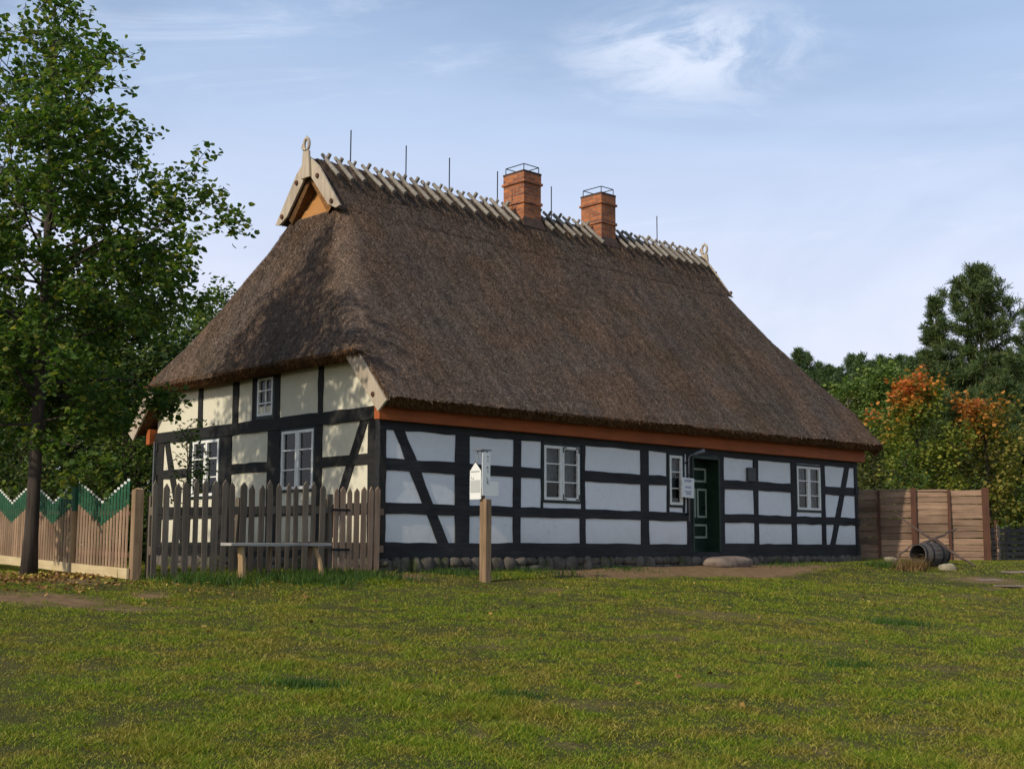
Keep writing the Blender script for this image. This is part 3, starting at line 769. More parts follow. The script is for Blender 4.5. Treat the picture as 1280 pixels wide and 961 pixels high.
# --- thatched roof
YE, ZE, SL, ZR, ZH, ZT = -0.55, 2.87, 1.213, 8.25, 3.71, 7.05
CY = WY/2
def yF(z): 
    t = (z-ZE)/(ZR-ZE); return YE+(z-ZE)/SL + 0.05*np.sin(PI*np.clip(t,0,1)) - 0.03*np.exp(-t*14)
def xL(z): return np.where(z < ZH-1e-6, -0.30, -0.42+(z-ZH)/2.02+0.03*np.sin(PI*np.clip((z-ZH)/3.3,0,1)))
def ss(a, b, x): t = np.clip((x-a)/(b-a), 0, 1); return t*t*(3-2*t)
def roof():
    zlev = np.concatenate([np.linspace(ZE, ZH-0.02, 17), np.linspace(ZH, ZT, 66)])
    NX, NC, NY = 300, 9, 132
    rows = []; hipcol = []
    for z in zlev:
        rc = 0.07+0.33*ss(3.6, 4.5, z)-0.2*ss(6.3, 7.05, z)
        f = float(yF(z)); l = float(xL(z)); b = WY-f; r_ = LX-l
        P = []
        xs = np.linspace(l+rc, r_-rc, NX); P += [(x, f) for x in xs]
        P += [(r_-rc+rc*math.sin(a), f+rc-rc*math.cos(a)) for a in np.linspace(0, PI/2, NC+2)[1:-1]]
        ys = np.linspace(f+rc, b-rc, NY); P += [(r_, y) for y in ys]
        P += [(r_-rc+rc*math.cos(a), b-rc+rc*math.sin(a)) for a in np.linspace(0, PI/2, NC+2)[1:-1]]
        P += [(x, b) for x in xs[::-1]]
        P += [(l+rc-rc*math.sin(a), b-rc+rc*math.cos(a)) for a in np.linspace(0, PI/2, NC+2)[1:-1]]
        P += [(l, y) for y in ys[::-1]]
        P += [(l+rc-rc*math.cos(a), f+rc-rc*math.sin(a)) for a in np.linspace(0, PI/2, NC+2)[1:-1]]
        rows.append([(x, y, z+0.005*x*(1-min(1,(z-ZE)/3))) for x, y in P])
    A = np.array(rows); nr, nc = A.shape[:2]
    # hip columns on a straight run (no faces under the hip eave)
    iship = np.zeros(nc, bool)
    iship[NX+NC:NX+NC+NY-1] = True; s2 = NX+NC+NY+NC+NX+NC; iship[s2:s2+NY-1] = True
    V = A.reshape(-1, 3)
    # normals by finite difference
    dc = np.roll(A, -1, 1)-np.roll(A, 1, 1); dr = np.gradient(A, axis=0)
    N = np.cross(dc, dr); N /= np.linalg.norm(N, axis=2, keepdims=True)+1e-9; N = N.reshape(-1, 3)
    k = 0.035*vnoise(V, 0.8, 31)+0.022*vnoise(V*[1,1,0.5], 2.4, 32)+0.020*vnoise(V, 7.0, 33)+RNG.uniform(-0.014, 0.014, len(V))
    k = 0.035*vnoise(V, 0.8, 31)+0.018*vnoise(V*[1,1,0.5], 2.0, 32)+0.004*vnoise(V, 6.0, 33)+RNG.uniform(-0.004, 0.004, len(V))
    V = V+N*k[:,None]
    lo = np.arange(len(V)).reshape(nr, nc)[0]
    V[lo,2] += RNG.uniform(-0.02, 0.015, nc)
    idx = np.arange(nr*nc).reshape(nr, nc); nxt = np.roll(idx, -1, 1)
    F = np.stack([idx[:-1], nxt[:-1], nxt[1:], idx[1:]], 2)
    keep = np.ones((nr-1, nc), bool)
    low = zlev[:-1] < ZH-1e-6
    keep[np.ix_(low, iship)] = False
    F = F[keep]
    mi = [np.zeros(len(F), int)]
    faces = [F]
    Vs = [V]; off = len(V)
    # upper strips, gablet to gablet
    x0, x1 = 1.13, LX-1.13; nz = 26
    zs = np.linspace(ZT-0.05, ZR-0.02, nz); xs = np.linspace(x0, x1, NX)
    upper = []
    for side in (0, 1):
        Z, X = np.meshgrid(zs, xs, indexing='ij'); Y = yF(Z)
        if side: Y = WY-Y
        P = np.stack([X, Y, Z-0.05*np.exp(-((X-5.5)/3)**2)*((Z-ZT+0.05)/(ZR-ZT))], 2).reshape(-1, 3)
        n_ = np.array([0, -1 if side == 0 else 1, 1/SL]); n_ = n_/np.linalg.norm(n_)
        P = P+n_*(0.035*vnoise(P, 0.8, 31)+0.016*vnoise(P*[1,1,0.5], 2.0, 32)+RNG.uniform(-0.004, 0.004, len(P))+0.002)[:,None]
        I = np.arange(nz*NX).reshape(nz, NX)+off
        f = np.stack([I[:-1,:-1], I[:-1,1:], I[1:,1:], I[1:,:-1]], 2).reshape(-1, 4)
        if side: f = f[:, ::-1]
        faces.append(f); mi.append(np.zeros(len(f), int)); Vs.append(P); off += len(P); upper.append(P)
        # inner skin of the strip and its ends
        for xe in (x0, x1):
            q = []
            for z in (ZT+0.12, ZR-0.05):
                y = float(yF(z)); q.append((xe, y, z)); q.append((xe, y+0.24, z-0.19))
            if side: q = [(x, WY-y, z) for x, y, z in q]
            Vs.append(np.array(q)); faces.append(np.array([[off, off+1, off+3, off+2]])); mi.append(np.ones(1, int)); off += 4
        q = [(x, (float(yF(z))+0.24), z-0.19) for x in (x0, x1) for z in (ZT+0.12, ZR-0.05)]
        if side: q = [(x, WY-y, z) for x, y, z in q]
        Vs.append(np.array(q)); faces.append(np.array([[off, off+1, off+3, off+2]])); mi.append(np.ones(1, int)); off += 4
    # thick straw mound along the ridge
    CAP = [(-0.68,-0.92), (-0.56,-0.71), (-0.44,-0.53), (-0.30,-0.33), (-0.16,-0.15), (-0.05,-0.04), (0.05,-0.04), (0.16,-0.15), (0.30,-0.33), (0.44,-0.53), (0.56,-0.71), (0.68,-0.92)]
    na = len(CAP); xs2 = np.linspace(x0+0.10, x1-0.10, NX); P = []
    for x in xs2:
        for cy_, cz_ in CAP: P.append((x, CY+cy_, ZR+0.05+cz_-0.05*math.exp(-((x-5.5)/3)**2)))
    P = np.array(P); P += RNG.uniform(-0.014, 0.014, P.shape); P[:,2] += 0.02*vnoise(P, 3.0, 41)
    I = np.arange(NX*na).reshape(NX, na)+off
    f = np.stack([I[:-1,:-1], I[1:,:-1], I[1:,1:], I[:-1,1:]], 2).reshape(-1, 4)
    capP = P; capF = f-off
    faces.append(f); mi.append(np.zeros(len(f), int)); Vs.append(P); off += len(P)
    # cut faces and soffit of the long eaves
    nx2 = 260; xs3 = np.linspace(-0.29, LX+0.29, nx2)
    jit = RNG.uniform(-0.012, 0.012, (nx2, 2))
    for side in (0, 1):
        P = []
        for k_, x in enumerate(xs3):
            dz = 0.005*x
            prof = [(YE-0.015, ZE+0.01+dz), (-0.44+jit[k_,0], 2.78+dz+jit[k_,1]), (-0.30+jit[k_,1], 2.735+dz+jit[k_,0]), (0.05, 3.14+dz), (0.22, 3.34)]
            P += [(x, y if side == 0 else WY-y, z) for y, z in prof]
        P = np.array(P); I = np.arange(nx2*5).reshape(nx2, 5)+off
        f = np.stack([I[:-1,:-1], I[:-1,1:], I[1:,1:], I[1:,:-1]], 2).reshape(-1, 4)
        if side: f = f[:, ::-1]
        faces.append(f); mi.append(np.ones(len(f), int)); Vs.append(P); off += len(P)
    # verge ends under the hips
    for xe in (-0.30, LX+0.30):
        for side in (0, 1):
            zz = np.linspace(ZE, ZH+0.25, 6); P = []
            for z in zz:
                y = float(yF(z)); P += [(xe, y, z), (xe, y+0.24, z-0.19)]
            P = np.array(P)
            if side: P[:,1] = WY-P[:,1]
            I = np.arange(12).reshape(6, 2)+off
            f = np.stack([I[:-1,0], I[:-1,1], I[1:,1], I[1:,0]], 1)
            faces.append(f); mi.append(np.ones(len(f), int)); Vs.append(P); off += len(P)
    # hip eaves: cut face and soffit
    ny2 = 130
    for end in (0, 1):
        ys2 = np.linspace(float(yF(ZH))-0.02, WY-float(yF(ZH))+0.02, ny2); P = []
        for y in ys2:
            j = RNG.uniform(-0.012, 0.012, 2); sag = 0.02*math.sin(y*0.9)
            prof = [(-0.43, ZH+0.02+sag), (-0.32+j[0], ZH-0.08+sag+j[1]), (-0.16+j[1], ZH-0.13+sag), (0.10, ZH+0.25), (0.3, ZH+0.6)]
            for x, z in prof:
                lo_ = float(yF(max(z, ZH)))+(0.12 if z > ZH+0.1 else -0.02)
                P.append((x if end == 0 else LX-x, min(max(y, lo_), WY-lo_), z))
        P = np.array(P); I = np.arange(ny2*5).reshape(ny2, 5)+off
        f = np.stack([I[:-1,:-1], I[:-1,1:], I[1:,1:], I[1:,:-1]], 2).reshape(-1, 4)
        if end == 0: f = f[:, ::-1]
        faces.append(f); mi.append(np.ones(len(f), int)); Vs.append(P); off += len(P)
        # flat floor of the gablet
        xg = 1.28 if end == 0 else LX-1.28; xg2 = 1.9 if end == 0 else LX-1.9
        Vs.append(np.array([(xg, 3.05, ZT-0.02), (xg2, 3.05, ZT+0.03), (xg2, WY-3.05, ZT+0.03), (xg, WY-3.05, ZT-0.02)])); faces.append(np.array([[off, off+1, off+2, off+3]])); mi.append(np.zeros(1, int)); off += 4
    # straw stubs lying on the outer surface
    def straws(Vq, Fq, n, upv=None):
        tri = Fq[RNG.integers(0, len(Fq), n)]; w = RNG.uniform(0, 1, (n, 2, 1))
        Q = (Vq[tri[:,0]]*(1-w[:,0])+Vq[tri[:,1]]*w[:,0])*(1-w[:,1])+(Vq[tri[:,3]]*(1-w[:,0])+Vq[tri[:,2]]*w[:,0])*w[:,1]
        sd = Vq[tri[:,1]]-Vq[tri[:,0]]; sd /= np.linalg.norm(sd, axis=1, keepdims=True)+1e-9
        d3 = Vq[tri[:,3]]-Vq[tri[:,0]]; nn = np.cross(sd, d3); nn /= np.linalg.norm(nn, axis=1, keepdims=True)+1e-9
        nn *= np.sign(nn[:,2:3])
        up = np.array([[0,0,1.0]])-nn*nn[:,2:3]; up /= np.linalg.norm(up, axis=1, keepdims=True)+1e-9
        sd = np.cross(up, nn)
        ln = RNG.uniform(0.02, 0.08, (n,1)); wd = RNG.uniform(0.002, 0.006, (n,1)); tl = RNG.normal(0, 0.30, (n,1))
        dwn = -up+sd*tl+nn*RNG.uniform(0.1, 0.5, (n,1)); dwn /= np.linalg.norm(dwn, axis=1, keepdims=True)
        return np.stack([Q-sd*wd-nn*0.004, Q+sd*wd-nn*0.004, Q+sd*wd+dwn*ln, Q-sd*wd+dwn*ln], 1).reshape(-1, 3)
    Iu = np.arange(nz*NX).reshape(nz, NX); fu = np.stack([Iu[:-1,:-1], Iu[:-1,1:], Iu[1:,1:], Iu[1:,:-1]], 2).reshape(-1, 4)
    for SV in (straws(V, F, 210000), straws(upper[0], fu, 36000), straws(upper[1], fu, 14000), straws(capP, capF, 26000)):
        f = np.arange(len(SV)).reshape(-1, 4)+off
        faces.append(f); mi.append(np.zeros(len(f), int)); Vs.append(SV); off += len(SV)
    # ragged fringe along the front eave and the hip eave
    fr = []
    for _ in range(5200):
        x = random.uniform(-0.3, LX+0.3); z = ZE+0.005*x+random.uniform(-0.14, 0.04); y = YE+random.uniform(-0.02, 0.05)+max(0, (ZE-z)*0.8)
        l = random.uniform(0.03, 0.075); s = random.uniform(-0.02, 0.02)
        fr += [(x-0.004, y, z+0.02), (x+0.004, y, z+0.02), (x+0.003+s, y-l*0.45, z-l*0.55), (x-0.003+s, y-l*0.45, z-l*0.55)]
    for _ in range(2600):
        y = random.uniform(0.15, WY-0.15); z = ZH+random.uniform(-0.10, 0.05); x = -0.43+max(0, (ZH-z)*1.2)
        l = random.uniform(0.03, 0.075); s = random.uniform(-0.02, 0.02)
        fr += [(x, y-0.004, z+0.02), (x, y+0.004, z+0.02), (x-l*0.3, y+0.003+s, z-l*0.7), (x-l*0.3, y-0.003+s, z-l*0.7)]
    fr = np.array(fr); f = np.arange(len(fr)).reshape(-1, 4)+off
    faces.append(f); mi.append(np.ones(len(f), int)); Vs.append(fr)
    return mesh_np('thatched_roof', np.concatenate(Vs), faces, [M['thatch'], M['reed_ends']], house, np.concatenate(mi))
thatch = roof()

# --- windboards at the gable corners and the gablets
def board(poly2, x, th, end):
    X = x if end == 0 else LX-x
    e = (-th, 0, 0) if end == 0 else (th, 0, 0)
    m = MB(); m.prism([(X, y, z) for y, z in poly2], e); return m
for end in (0, 1):
    for side in (0, 1):
        f = (lambda y: y) if side == 0 else (lambda y: WY-y)
        # lower board: foot tip, inner edge up under the hip, outer edge
        o_ = 0.0 if end == 0 else 0.10
        m = board([(f(-0.36+o_*0.3), 2.63+o_*0.5), (f(-0.58+o_), 2.80+o_*0.3), (f(0.28+o_), 3.78), (f(0.58), 3.66)], -0.305, 0.045, end)
        X = -0.352 if end == 0 else LX+0.352
        m.mi = 1; m.tube([(X, f(-0.23), 2.93), (X+(0.02 if end else -0.02), f(-0.23), 2.93)], 0.045, 10)
        m.build('windboard', [M['pale_wood'], M['dark_post_wood']], thatch, 0.006)
        # thatch-side batten strip
        m = board([(f(CY-0.02), 8.27), (f(CY-0.02), 7.92), (f(3.17), 7.13), (f(2.90), 7.00), (f(2.76 if end == 0 else 2.93), 7.03), (f(3.50 if end == 0 else 3.62), 7.98)], 1.10, 0.05, end)
        X = 1.045 if end == 0 else LX-1.045
        m.mi = 1
        for (py, pz) in ((3.52, 7.78), (3.02, 7.16)):
            m.tube([(X, f(py), pz), (X+(0.03 if end else -0.03), f(py), pz)], 0.05, 10)
        m.build('gablet_board', [M['pale_wood'], M['dark_post_wood']], thatch, 0.006)
    # inner planked triangle of the gablet
    m = MB(); X = 1.55 if end == 0 else LX-1.55; sgn = 1 if end == 0 else -1
    for k in range(6):
        z0 = ZT+k*0.19; z1 = z0+0.183
        y0 = float(yF(z0))+0.28; y1 = float(yF(z1))+0.28
        if y1 > CY: break
        lean = -0.30*sgn*(1-k/6)
        m.hexa([(X+lean,y0,z0),(X+lean+0.03*sgn,y0,z0),(X+lean+0.03*sgn,WY-y0,z0),(X+lean,WY-y0,z0),(X+lean+0.03*sgn,y1,z1),(X+lean+0.06*sgn,y1,z1),(X+lean+0.06*sgn,WY-y1,z1),(X+lean+0.03*sgn,WY-y1,z1)])
    m.build('gablet_panel', M['panel_wood'], thatch)
    # carved finial: board with a ring on top
    m = MB(); X = 1.04 if end == 0 else LX-1.04; t_ = -0.05 if end == 0 else 0.05
    m.prism([(X, CY-0.15, 7.80), (X, CY+0.15, 7.80), (X, CY+0.10, 8.36), (X, CY-0.10, 8.36)], (t_, 0, 0))
    ringp = []
    for k in range(20):
        a = -PI/2+0.35+(2*PI-0.7)*k/19
        ringp.append((X+t_*0.5, CY+0.085*math.cos(a), 8.50+0.13*math.sin(a)))
    m.tube(ringp, [0.034]*18+[0.03,0.02], 8)
    m.tube([(X+t_*0.5, CY+0.09, 8.40), (X+t_*0.5, CY+0.15, 8.46), (X+t_*0.5, CY+0.14, 8.54)], [0.03, 0.026, 0.014], 8)
    m.tube([(X+t_*0.5, CY, 8.60), (X+t_*0.5, CY, 8.69)], [0.03, 0.010], 8)
    m.build('finial', M['pale_wood'], thatch, 0.004)

# --- crossed log pairs riding on the ridge
CH = [(6.86, 7.43), (9.55, 10.08)]
x = 1.50
while x < LX-1.4:
    if not any(a-0.16 < x < b+0.16 for a, b in CH):
        m = MB()
        rz = ZR-0.05*math.exp(-((x-5.5)/3)**2)+0.10
        for s in (-1, 1):
            c_, s_ = math.cos(R(44)), math.sin(R(44)); rr = random.uniform(0.036, 0.050)
            ln = random.uniform(0.70, 0.86); sk = random.uniform(-0.03, 0.07)
            p = lambda t: (x+s*0.05+sk*t, CY+s*c_*t, rz-s_*t+(0.02 if t > 0.3 else 0))
            m.tube([p(-random.uniform(0.07, 0.13)), p(0.3), p(ln)], [rr*0.9, rr, rr*1.05], 8)
        m.build('ridge_saddle', M['log_wood'], thatch, smooth=False)
    x += random.uniform(0.31, 0.36)

# --- chimneys
def chimney(x0, x1):
    y0, y1 = 3.54, 4.23
    m = MB()
    m.box(x0, x1, y0, y1, 7.2, 8.85)
    m.box(x0-0.03, x1+0.03, y0-0.03, y1+0.03, 8.36, 8.43)
    m.box(x0-0.035, x1+0.035, y0-0.035, y1+0.035, 8.85, 8.91)
    m.box(x0-0.005, x1+0.005, y0-0.005, y1+0.005, 8.91, 9.10)
    m.mi = 1
    m.box(x0-0.012, x1+0.012, y0-0.012, y1+0.012, 9.10, 9.15)
    c = m.build('chimney', [M['brick'], M['soot_brick']], house, 0.008)
    m = MB(); e = 0.04; zt = 9.30
    P = [(x0+e,y0+e), (x1-e,y0+e), (x1-e,y1-e), (x0+e,y1-e)]
    for k in range(4):
        a, b = P[k], P[(k+1)%4]
        m.tube([(a[0],a[1],zt), (b[0],b[1],zt)], 0.011, 6); m.tube([(a[0],a[1],9.14), (a[0],a[1],zt)], 0.011, 6)
    m.build('safety_rail', M['iron'], c)
    m = MB()   # mortar fillet at the thatch
    m.poly([(x0-0.06,y0-0.10,7.78),(x1+0.06,y0-0.10,7.78),(x1+0.02,y0-0.01,8.02),(x0-0.02,y0-0.01,8.02)], [(0,1,2,3)])
    m.prism([(x0-0.06,y0-0.10,7.74),(x1+0.06,y0-0.10,7.74),(x1+0.03,y0-0.005,7.98),(x0-0.03,y0-0.005,7.98)], (0,0.05,-0.05))
    m.build('mortar_fillet', M['soot_brick'], c)
for a, b in CH: chimney(a, b)
for xr in (2.12, 3.61, 4.86, 6.34, 8.13, 12.11):
    m = MB(); m.tube([(xr, CY, 8.2), (xr, CY, 9.06)], 0.013, 6); m.build('lightning_rod', M['iron'], house)
m = MB(); m.tube([(-0.06, WY-0.05, 0.0), (-0.06, WY-0.05, 2.6)], 0.014, 6); m.build('down_conductor', M['galv'], house)

# ------------------------------------------------------------------ trees
def frame_of(D):
    D = D/(np.linalg.norm(D, axis=1, keepdims=True)+1e-9)
    A = np.where(np.abs(D[:,2:3]) < 0.9, np.array([[0,0,1.0]]), np.array([[1.0,0,0]]))
    U = np.cross(D, A); U /= np.linalg.norm(U, axis=1, keepdims=True)+1e-9
    return D, U, np.cross(D, U)

def leaf_mesh(P, size, droop=0.5, aspect=0.75):
    """folded four-corner leaves at points P"""
    n = len(P)
    a = RNG.uniform(0, 2*PI, n)
    D = np.stack([np.cos(a), np.sin(a), RNG.normal(-droop, 0.45, n)], 1)
    D, U, W_ = frame_of(D)
    r = RNG.uniform(-1.0, 1.0, (n,1)); U2 = U*np.cos(r)+W_*np.sin(r); W2 = np.cross(D, U2)
    s = (size*RNG.uniform(0.65, 1.3, n))[:,None]
    a_, b_, h_ = U2*s*aspect*0.5, U2*s*aspect*0.40, W2*s
    V = np.stack([P, P+D*s*0.28+a_+h_*0.10, P+D*s*0.68+b_+h_*0.07, P+D*s-h_*0.10, P+D*s*0.68-b_+h_*0.07, P+D*s*0.28-a_+h_*0.10], 1).reshape(-1, 3)
    return V

LEAFY = 5.5
def grow(H, r0, env, nl, seed, bare=0.2, rise=(0.25, 0.95), lean=(0,0), step=0.35, per=9, spread=0.13, wob=0.12, taper=0.85, sub=0.42, topthin=0.0):
    """returns trunk builder and leaf points; env(t) = limb length at relative height t"""
    rs = np.random.RandomState(seed)
    mb = MB(); n = 14
    tp = []
    ph = rs.uniform(0, 6, 4)
    for i in range(n+1):
        t = i/n
        tp.append(np.array([lean[0]*t*H+wob*t*math.sin(3*t+ph[0]), lean[1]*t*H+wob*t*math.sin(3.5*t+ph[1]), t*H]))
    mb.tube(tp, [r0*(1.25 if i == 0 else 1)*max(0.03, (1-i/n*0.97))**taper for i in range(n+1)], 10)
    L = []
    def at_(t):
        k = min(n-1, int(t*n)); f = t*n-k; return tp[k]*(1-f)+tp[k+1]*f
    def twig_leaves(p0, p1, dens):
        dens = dens*((1-topthin*min(1.0, max(0.0, p0[2]/H))) if topthin < 0.9 else float(np.interp(p0[2]/H, [0.2, 0.45, 0.62, 0.8, 1.0], [1.35, 1.15, 0.62, 0.42, 0.36])))
        m = max(1, int(np.linalg.norm(p1-p0)/0.1*dens*LEAFY+rs.uniform(0, 1)))
        w = rs.uniform(0, 1, (m, 1)); L.append(p0*(1-w)+p1*w+rs.normal(0, spread, (m, 3)))
    az = rs.uniform(0, 6)
    for i in range(nl):
        t = bare+(0.985-bare)*((i+rs.uniform(0, 1))/nl)
        az += 2.4+rs.uniform(-0.5, 0.5)
        ln = env(t)*rs.uniform(0.65, 1.12)
        if ln < 0.15: continue
        el = rise[0]+(rise[1]-rise[0])*(t-bare)/(1-bare)+rs.uniform(-0.15, 0.15)
        p = at_(t); d = np.array([math.cos(az)*math.cos(el), math.sin(az)*math.cos(el), math.sin(el)])
        pts = [p]; ns = 6
        for k in range(ns):
            d = d+rs.normal(0, 0.12, 3)+np.array([0, 0, 0.05 if k < 3 else -0.07]); d /= np.linalg.norm(d)
            p = p+d*ln/ns; pts.append(p)
        rb = max(0.012, r0*0.34*(1-t*0.75)*min(1, ln/2.0))
        mb.tube(pts, [rb*(1-k/(ns+0.6)) for k in range(ns+1)], 6, False)
        # side shoots
        m = max(3, int(ln/step*1.6))
        for j in range(m):
            u = 0.18+0.82*(j+rs.uniform(0, 1))/m
            k = min(ns-1, int(u*ns)); q = pts[k]*(1-(u*ns-k))+pts[k+1]*(u*ns-k)
            dd = (pts[k+1]-pts[k]); dd /= np.linalg.norm(dd)+1e-9
            sv = np.cross(dd, rs.normal(0, 1, 3)); sv /= np.linalg.norm(sv)+1e-9
            e = dd*rs.uniform(0.2, 0.8)+sv*rs.uniform(0.6, 1.0)+np.array([0, 0, rs.uniform(-0.25, 0.35)]); e /= np.linalg.norm(e)
            sl = min(1.3, ln*sub)*(1.15-0.65*u)*rs.uniform(0.6, 1.25)
            q2 = q+e*sl*0.55; e = e+rs.normal(0, 0.25, 3)+np.array([0,0,-0.12]); e /= np.linalg.norm(e)
            q3 = q2+e*sl*0.5
            mb.tube([q, q2, q3], [max(0.006, rb*0.3), 0.006, 0.003], 4, False)
            twig_leaves(q+(q2-q)*0.4, q2, per*0.12); twig_leaves(q2, q3, per*0.15)
            for _ in range(2):
                e2 = e+rs.normal(0, 0.7, 3); e2 /= np.linalg.norm(e2)
                q4 = q2+e2*sl*0.42
                mb.tube([q2, q4], [0.005, 0.003], 3, False)
                twig_leaves(q2, q4, per*0.13)
        twig_leaves(pts[-2], pts[-1], per*0.15)
    return mb, np.concatenate(L)

def tree(name, label, cat, loc, H, r0, env, nl, seed, leaf, mat_, bark='bark', group=None, rotz=0.0, aspect=0.75, droop=0.5, **kw):
    o = thing(name, label, cat, loc, rotz, group)
    mb, P = grow(H, r0, env, nl, seed, **kw)
    mb.build('trunk', M[bark], o, smooth=True)
    V = leaf_mesh(P, leaf, droop, aspect)
    mesh_np('crown', V, np.arange(len(V)).reshape(-1, 6), mat_, o)
    return o

def copy_tree(src, loc, rotz, scale, label, group=None):
    r = src.copy(); COL.objects.link(r); r.location = loc; r.rotation_euler = (0, 0, rotz); r.scale = scale
    r['label'] = label
    if group: r['group'] = group
    elif 'group' in r: del r['group']
    for ch in list(src.children):
        c = ch.copy(); COL.objects.link(c); c.parent = r
    return r

M['linden'] = leafmat('linden_leaves', [(0.0, (0.038, 0.080, 0.018)), (0.5, (0.076, 0.138, 0.028)), (0.85, (0.135, 0.185, 0.036)), (1.0, (0.26, 0.25, 0.05))], 0.45)
M['hedge_leaf'] = leafmat('bush_leaves', [(0.0, (0.024, 0.050, 0.014)), (0.6, (0.055, 0.090, 0.020)), (1.0, (0.11, 0.14, 0.035))], 0.3)
M['yellowgreen'] = leafmat('yellow_green_leaves', [(0.0, (0.04, 0.080, 0.015)), (0.6, (0.085, 0.13, 0.024)), (1.0, (0.16, 0.18, 0.035))], 0.35)
M['forest_leaf'] = leafmat('forest_leaves', [(0.0, (0.045, 0.088, 0.020)), (0.6, (0.105, 0.162, 0.034)), (1.0, (0.19, 0.23, 0.05))], 0.3)
M['birch_leaf'] = leafmat('birch_leaves', [(0.0, (0.055, 0.07, 0.018)), (0.6, (0.10, 0.11, 0.028)), (1.0, (0.17, 0.15, 0.04))], 0.35)
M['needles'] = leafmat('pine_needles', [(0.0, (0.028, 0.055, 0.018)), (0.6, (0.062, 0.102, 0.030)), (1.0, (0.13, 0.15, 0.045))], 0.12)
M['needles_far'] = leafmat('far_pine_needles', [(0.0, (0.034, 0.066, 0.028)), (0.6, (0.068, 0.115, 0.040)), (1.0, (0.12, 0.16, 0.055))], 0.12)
def autumn(height, spot, side):
    def g(t, c):
        x, y, z = t.sep()
        k = t.math('ADD', t.math('MULTIPLY', t.math('SUBTRACT', z, height), 0.75), t.math('MULTIPLY', t.math('SUBTRACT', t.noise(0.9, 3, 0.6), 0.5), 2.4))
        k = t.math('ADD', k, t.math('MULTIPLY', x, side))
        k = t.math('ADD', k, t.math('MULTIPLY', t.math('SUBTRACT', t.island(), 0.5), 1.1))
        red = t.ramp(t.island(), [(0.0, (0.30, 0.055, 0.018)), (0.5, (0.52, 0.13, 0.030)), (1.0, (0.60, 0.26, 0.05))])
        return t.mix(t.ramp(k, [(0.35, 0.0), (0.75, spot)]), c, red)
    return g
M['maple'] = leafmat('maple_leaves', [(0.0, (0.07, 0.11, 0.016)), (0.5, (0.17, 0.205, 0.032)), (1.0, (0.33, 0.31, 0.055))], 0.38, 0.3, autumn(4.55, 0.95, -0.45))
M['maple2'] = leafmat('second_maple_leaves', [(0.0, (0.07, 0.09, 0.016)), (0.5, (0.16, 0.17, 0.03)), (1.0, (0.30, 0.23, 0.06))], 0.38, 0.35, autumn(3.9, 0.75, -0.5))

# the big broadleaf tree by the zigzag fence
def env_linden(t): return float(np.interp(t, [0.18,0.28,0.40,0.54,0.68,0.80,0.90,1.0], [1.9,2.5,2.95,2.65,2.05,1.55,1.1,0.35]))
tree('broadleaf_tree', 'tall broadleaf tree standing in front of the green tipped fence', 'tree', (-7.5, 20.0, gz1(-7.5, 20.0)-0.03), 10.4, 0.112, env_linden, 70, 5, 0.108, M['linden'], bare=0.20, rise=(0.05, 1.15), per=6.6, topthin=1.0, spread=0.08, wob=0.1, step=0.30)

# young tree behind the picket fence, beside the far gable window
tree('sapling', 'thin young tree growing behind the grey picket fence against the cream gable', 'sapling', (-5.75, 22.6, gz1(-5.75, 22.6)-0.02), 2.55, 0.028, lambda t: 0.75*(1-0.5*t), 15, 9, 0.075, M['linden'], bare=0.45, per=4.0, spread=0.07, lean=(-0.03, 0), step=0.3)

# trees and bushes behind the zigzag fence
def env_round(R_): return lambda t: R_*math.sqrt(max(0.02, 1-(2*(t-0.52))**2))
def env_bush(R_): return lambda t: R_*math.sqrt(max(0.03, 1-(t*0.98)**2))
BACK = [(-13.5, 33, 6.6, 2.5, 'hedge_leaf', 'dark round tree behind the fence at the left edge of the photo'),
        (-10.4, 34, 6.9, 2.5, 'hedge_leaf', 'dark tree behind the fence, standing just right of the big trunk'),
        (-16.5, 36, 7.4, 2.6, 'forest_leaf', 'tall pale green tree at the far left behind the fence'),
        (-7.9, 36, 6.0, 2.3, 'hedge_leaf', 'dark tree between the fence and the far corner of the farmhouse')]
BACK += [(-15.0, 43, 8.0, 3.2, 'hedge_leaf', 'broad dark tree filling the gap between the far trees at the left'), (-11.3, 44, 8.2, 3.2, 'forest_leaf', 'broad mid green tree rising right behind the big trunk'), (-19.5, 45, 8.5, 3.2, 'hedge_leaf', 'far dark tree at the very left edge of the photo'), (-7.6, 46, 7.6, 3.0, 'hedge_leaf', 'broad dark tree half hidden by the left slope of the thatch')]
for k, (x, y, H, R_, mt, lb) in enumerate(BACK):
    tree('garden_tree', lb, 'tree', (x, y, 0), H, 0.13, env_round(R_), 44, 40+k, 0.14, M[mt], bare=0.05, rise=(0.0, 0.9), per=8.0, spread=0.24, step=0.45, group='trees behind the zigzag fence')
BUSH = [(-8.6, 28.5, 3.3, 1.5, 'yellowgreen', 'yellow green bush seen over the fence beside the big trunk'),
        (-6.9, 29.5, 3.0, 1.4, 'hedge_leaf', 'dark green bush over the fence next to the farmhouse corner'),
        (-11.2, 29.0, 2.7, 1.4, 'hedge_leaf', 'dark bush over the fence at the left edge of the photo'),
        (-10.0, 27.4, 2.1, 1.1, 'yellowgreen', 'low yellowish bush behind the fence left of the big trunk')]
for k, (x, y, H, R_, mt, lb) in enumerate(BUSH):
    tree('garden_bush', lb, 'bush', (x, y, 0), H, 0.05, env_bush(R_), 30, 60+k, 0.085, M[mt], bare=0.06, rise=(0.1, 1.1), per=6.5, spread=0.14, step=0.33, group='bushes behind the zigzag fence')

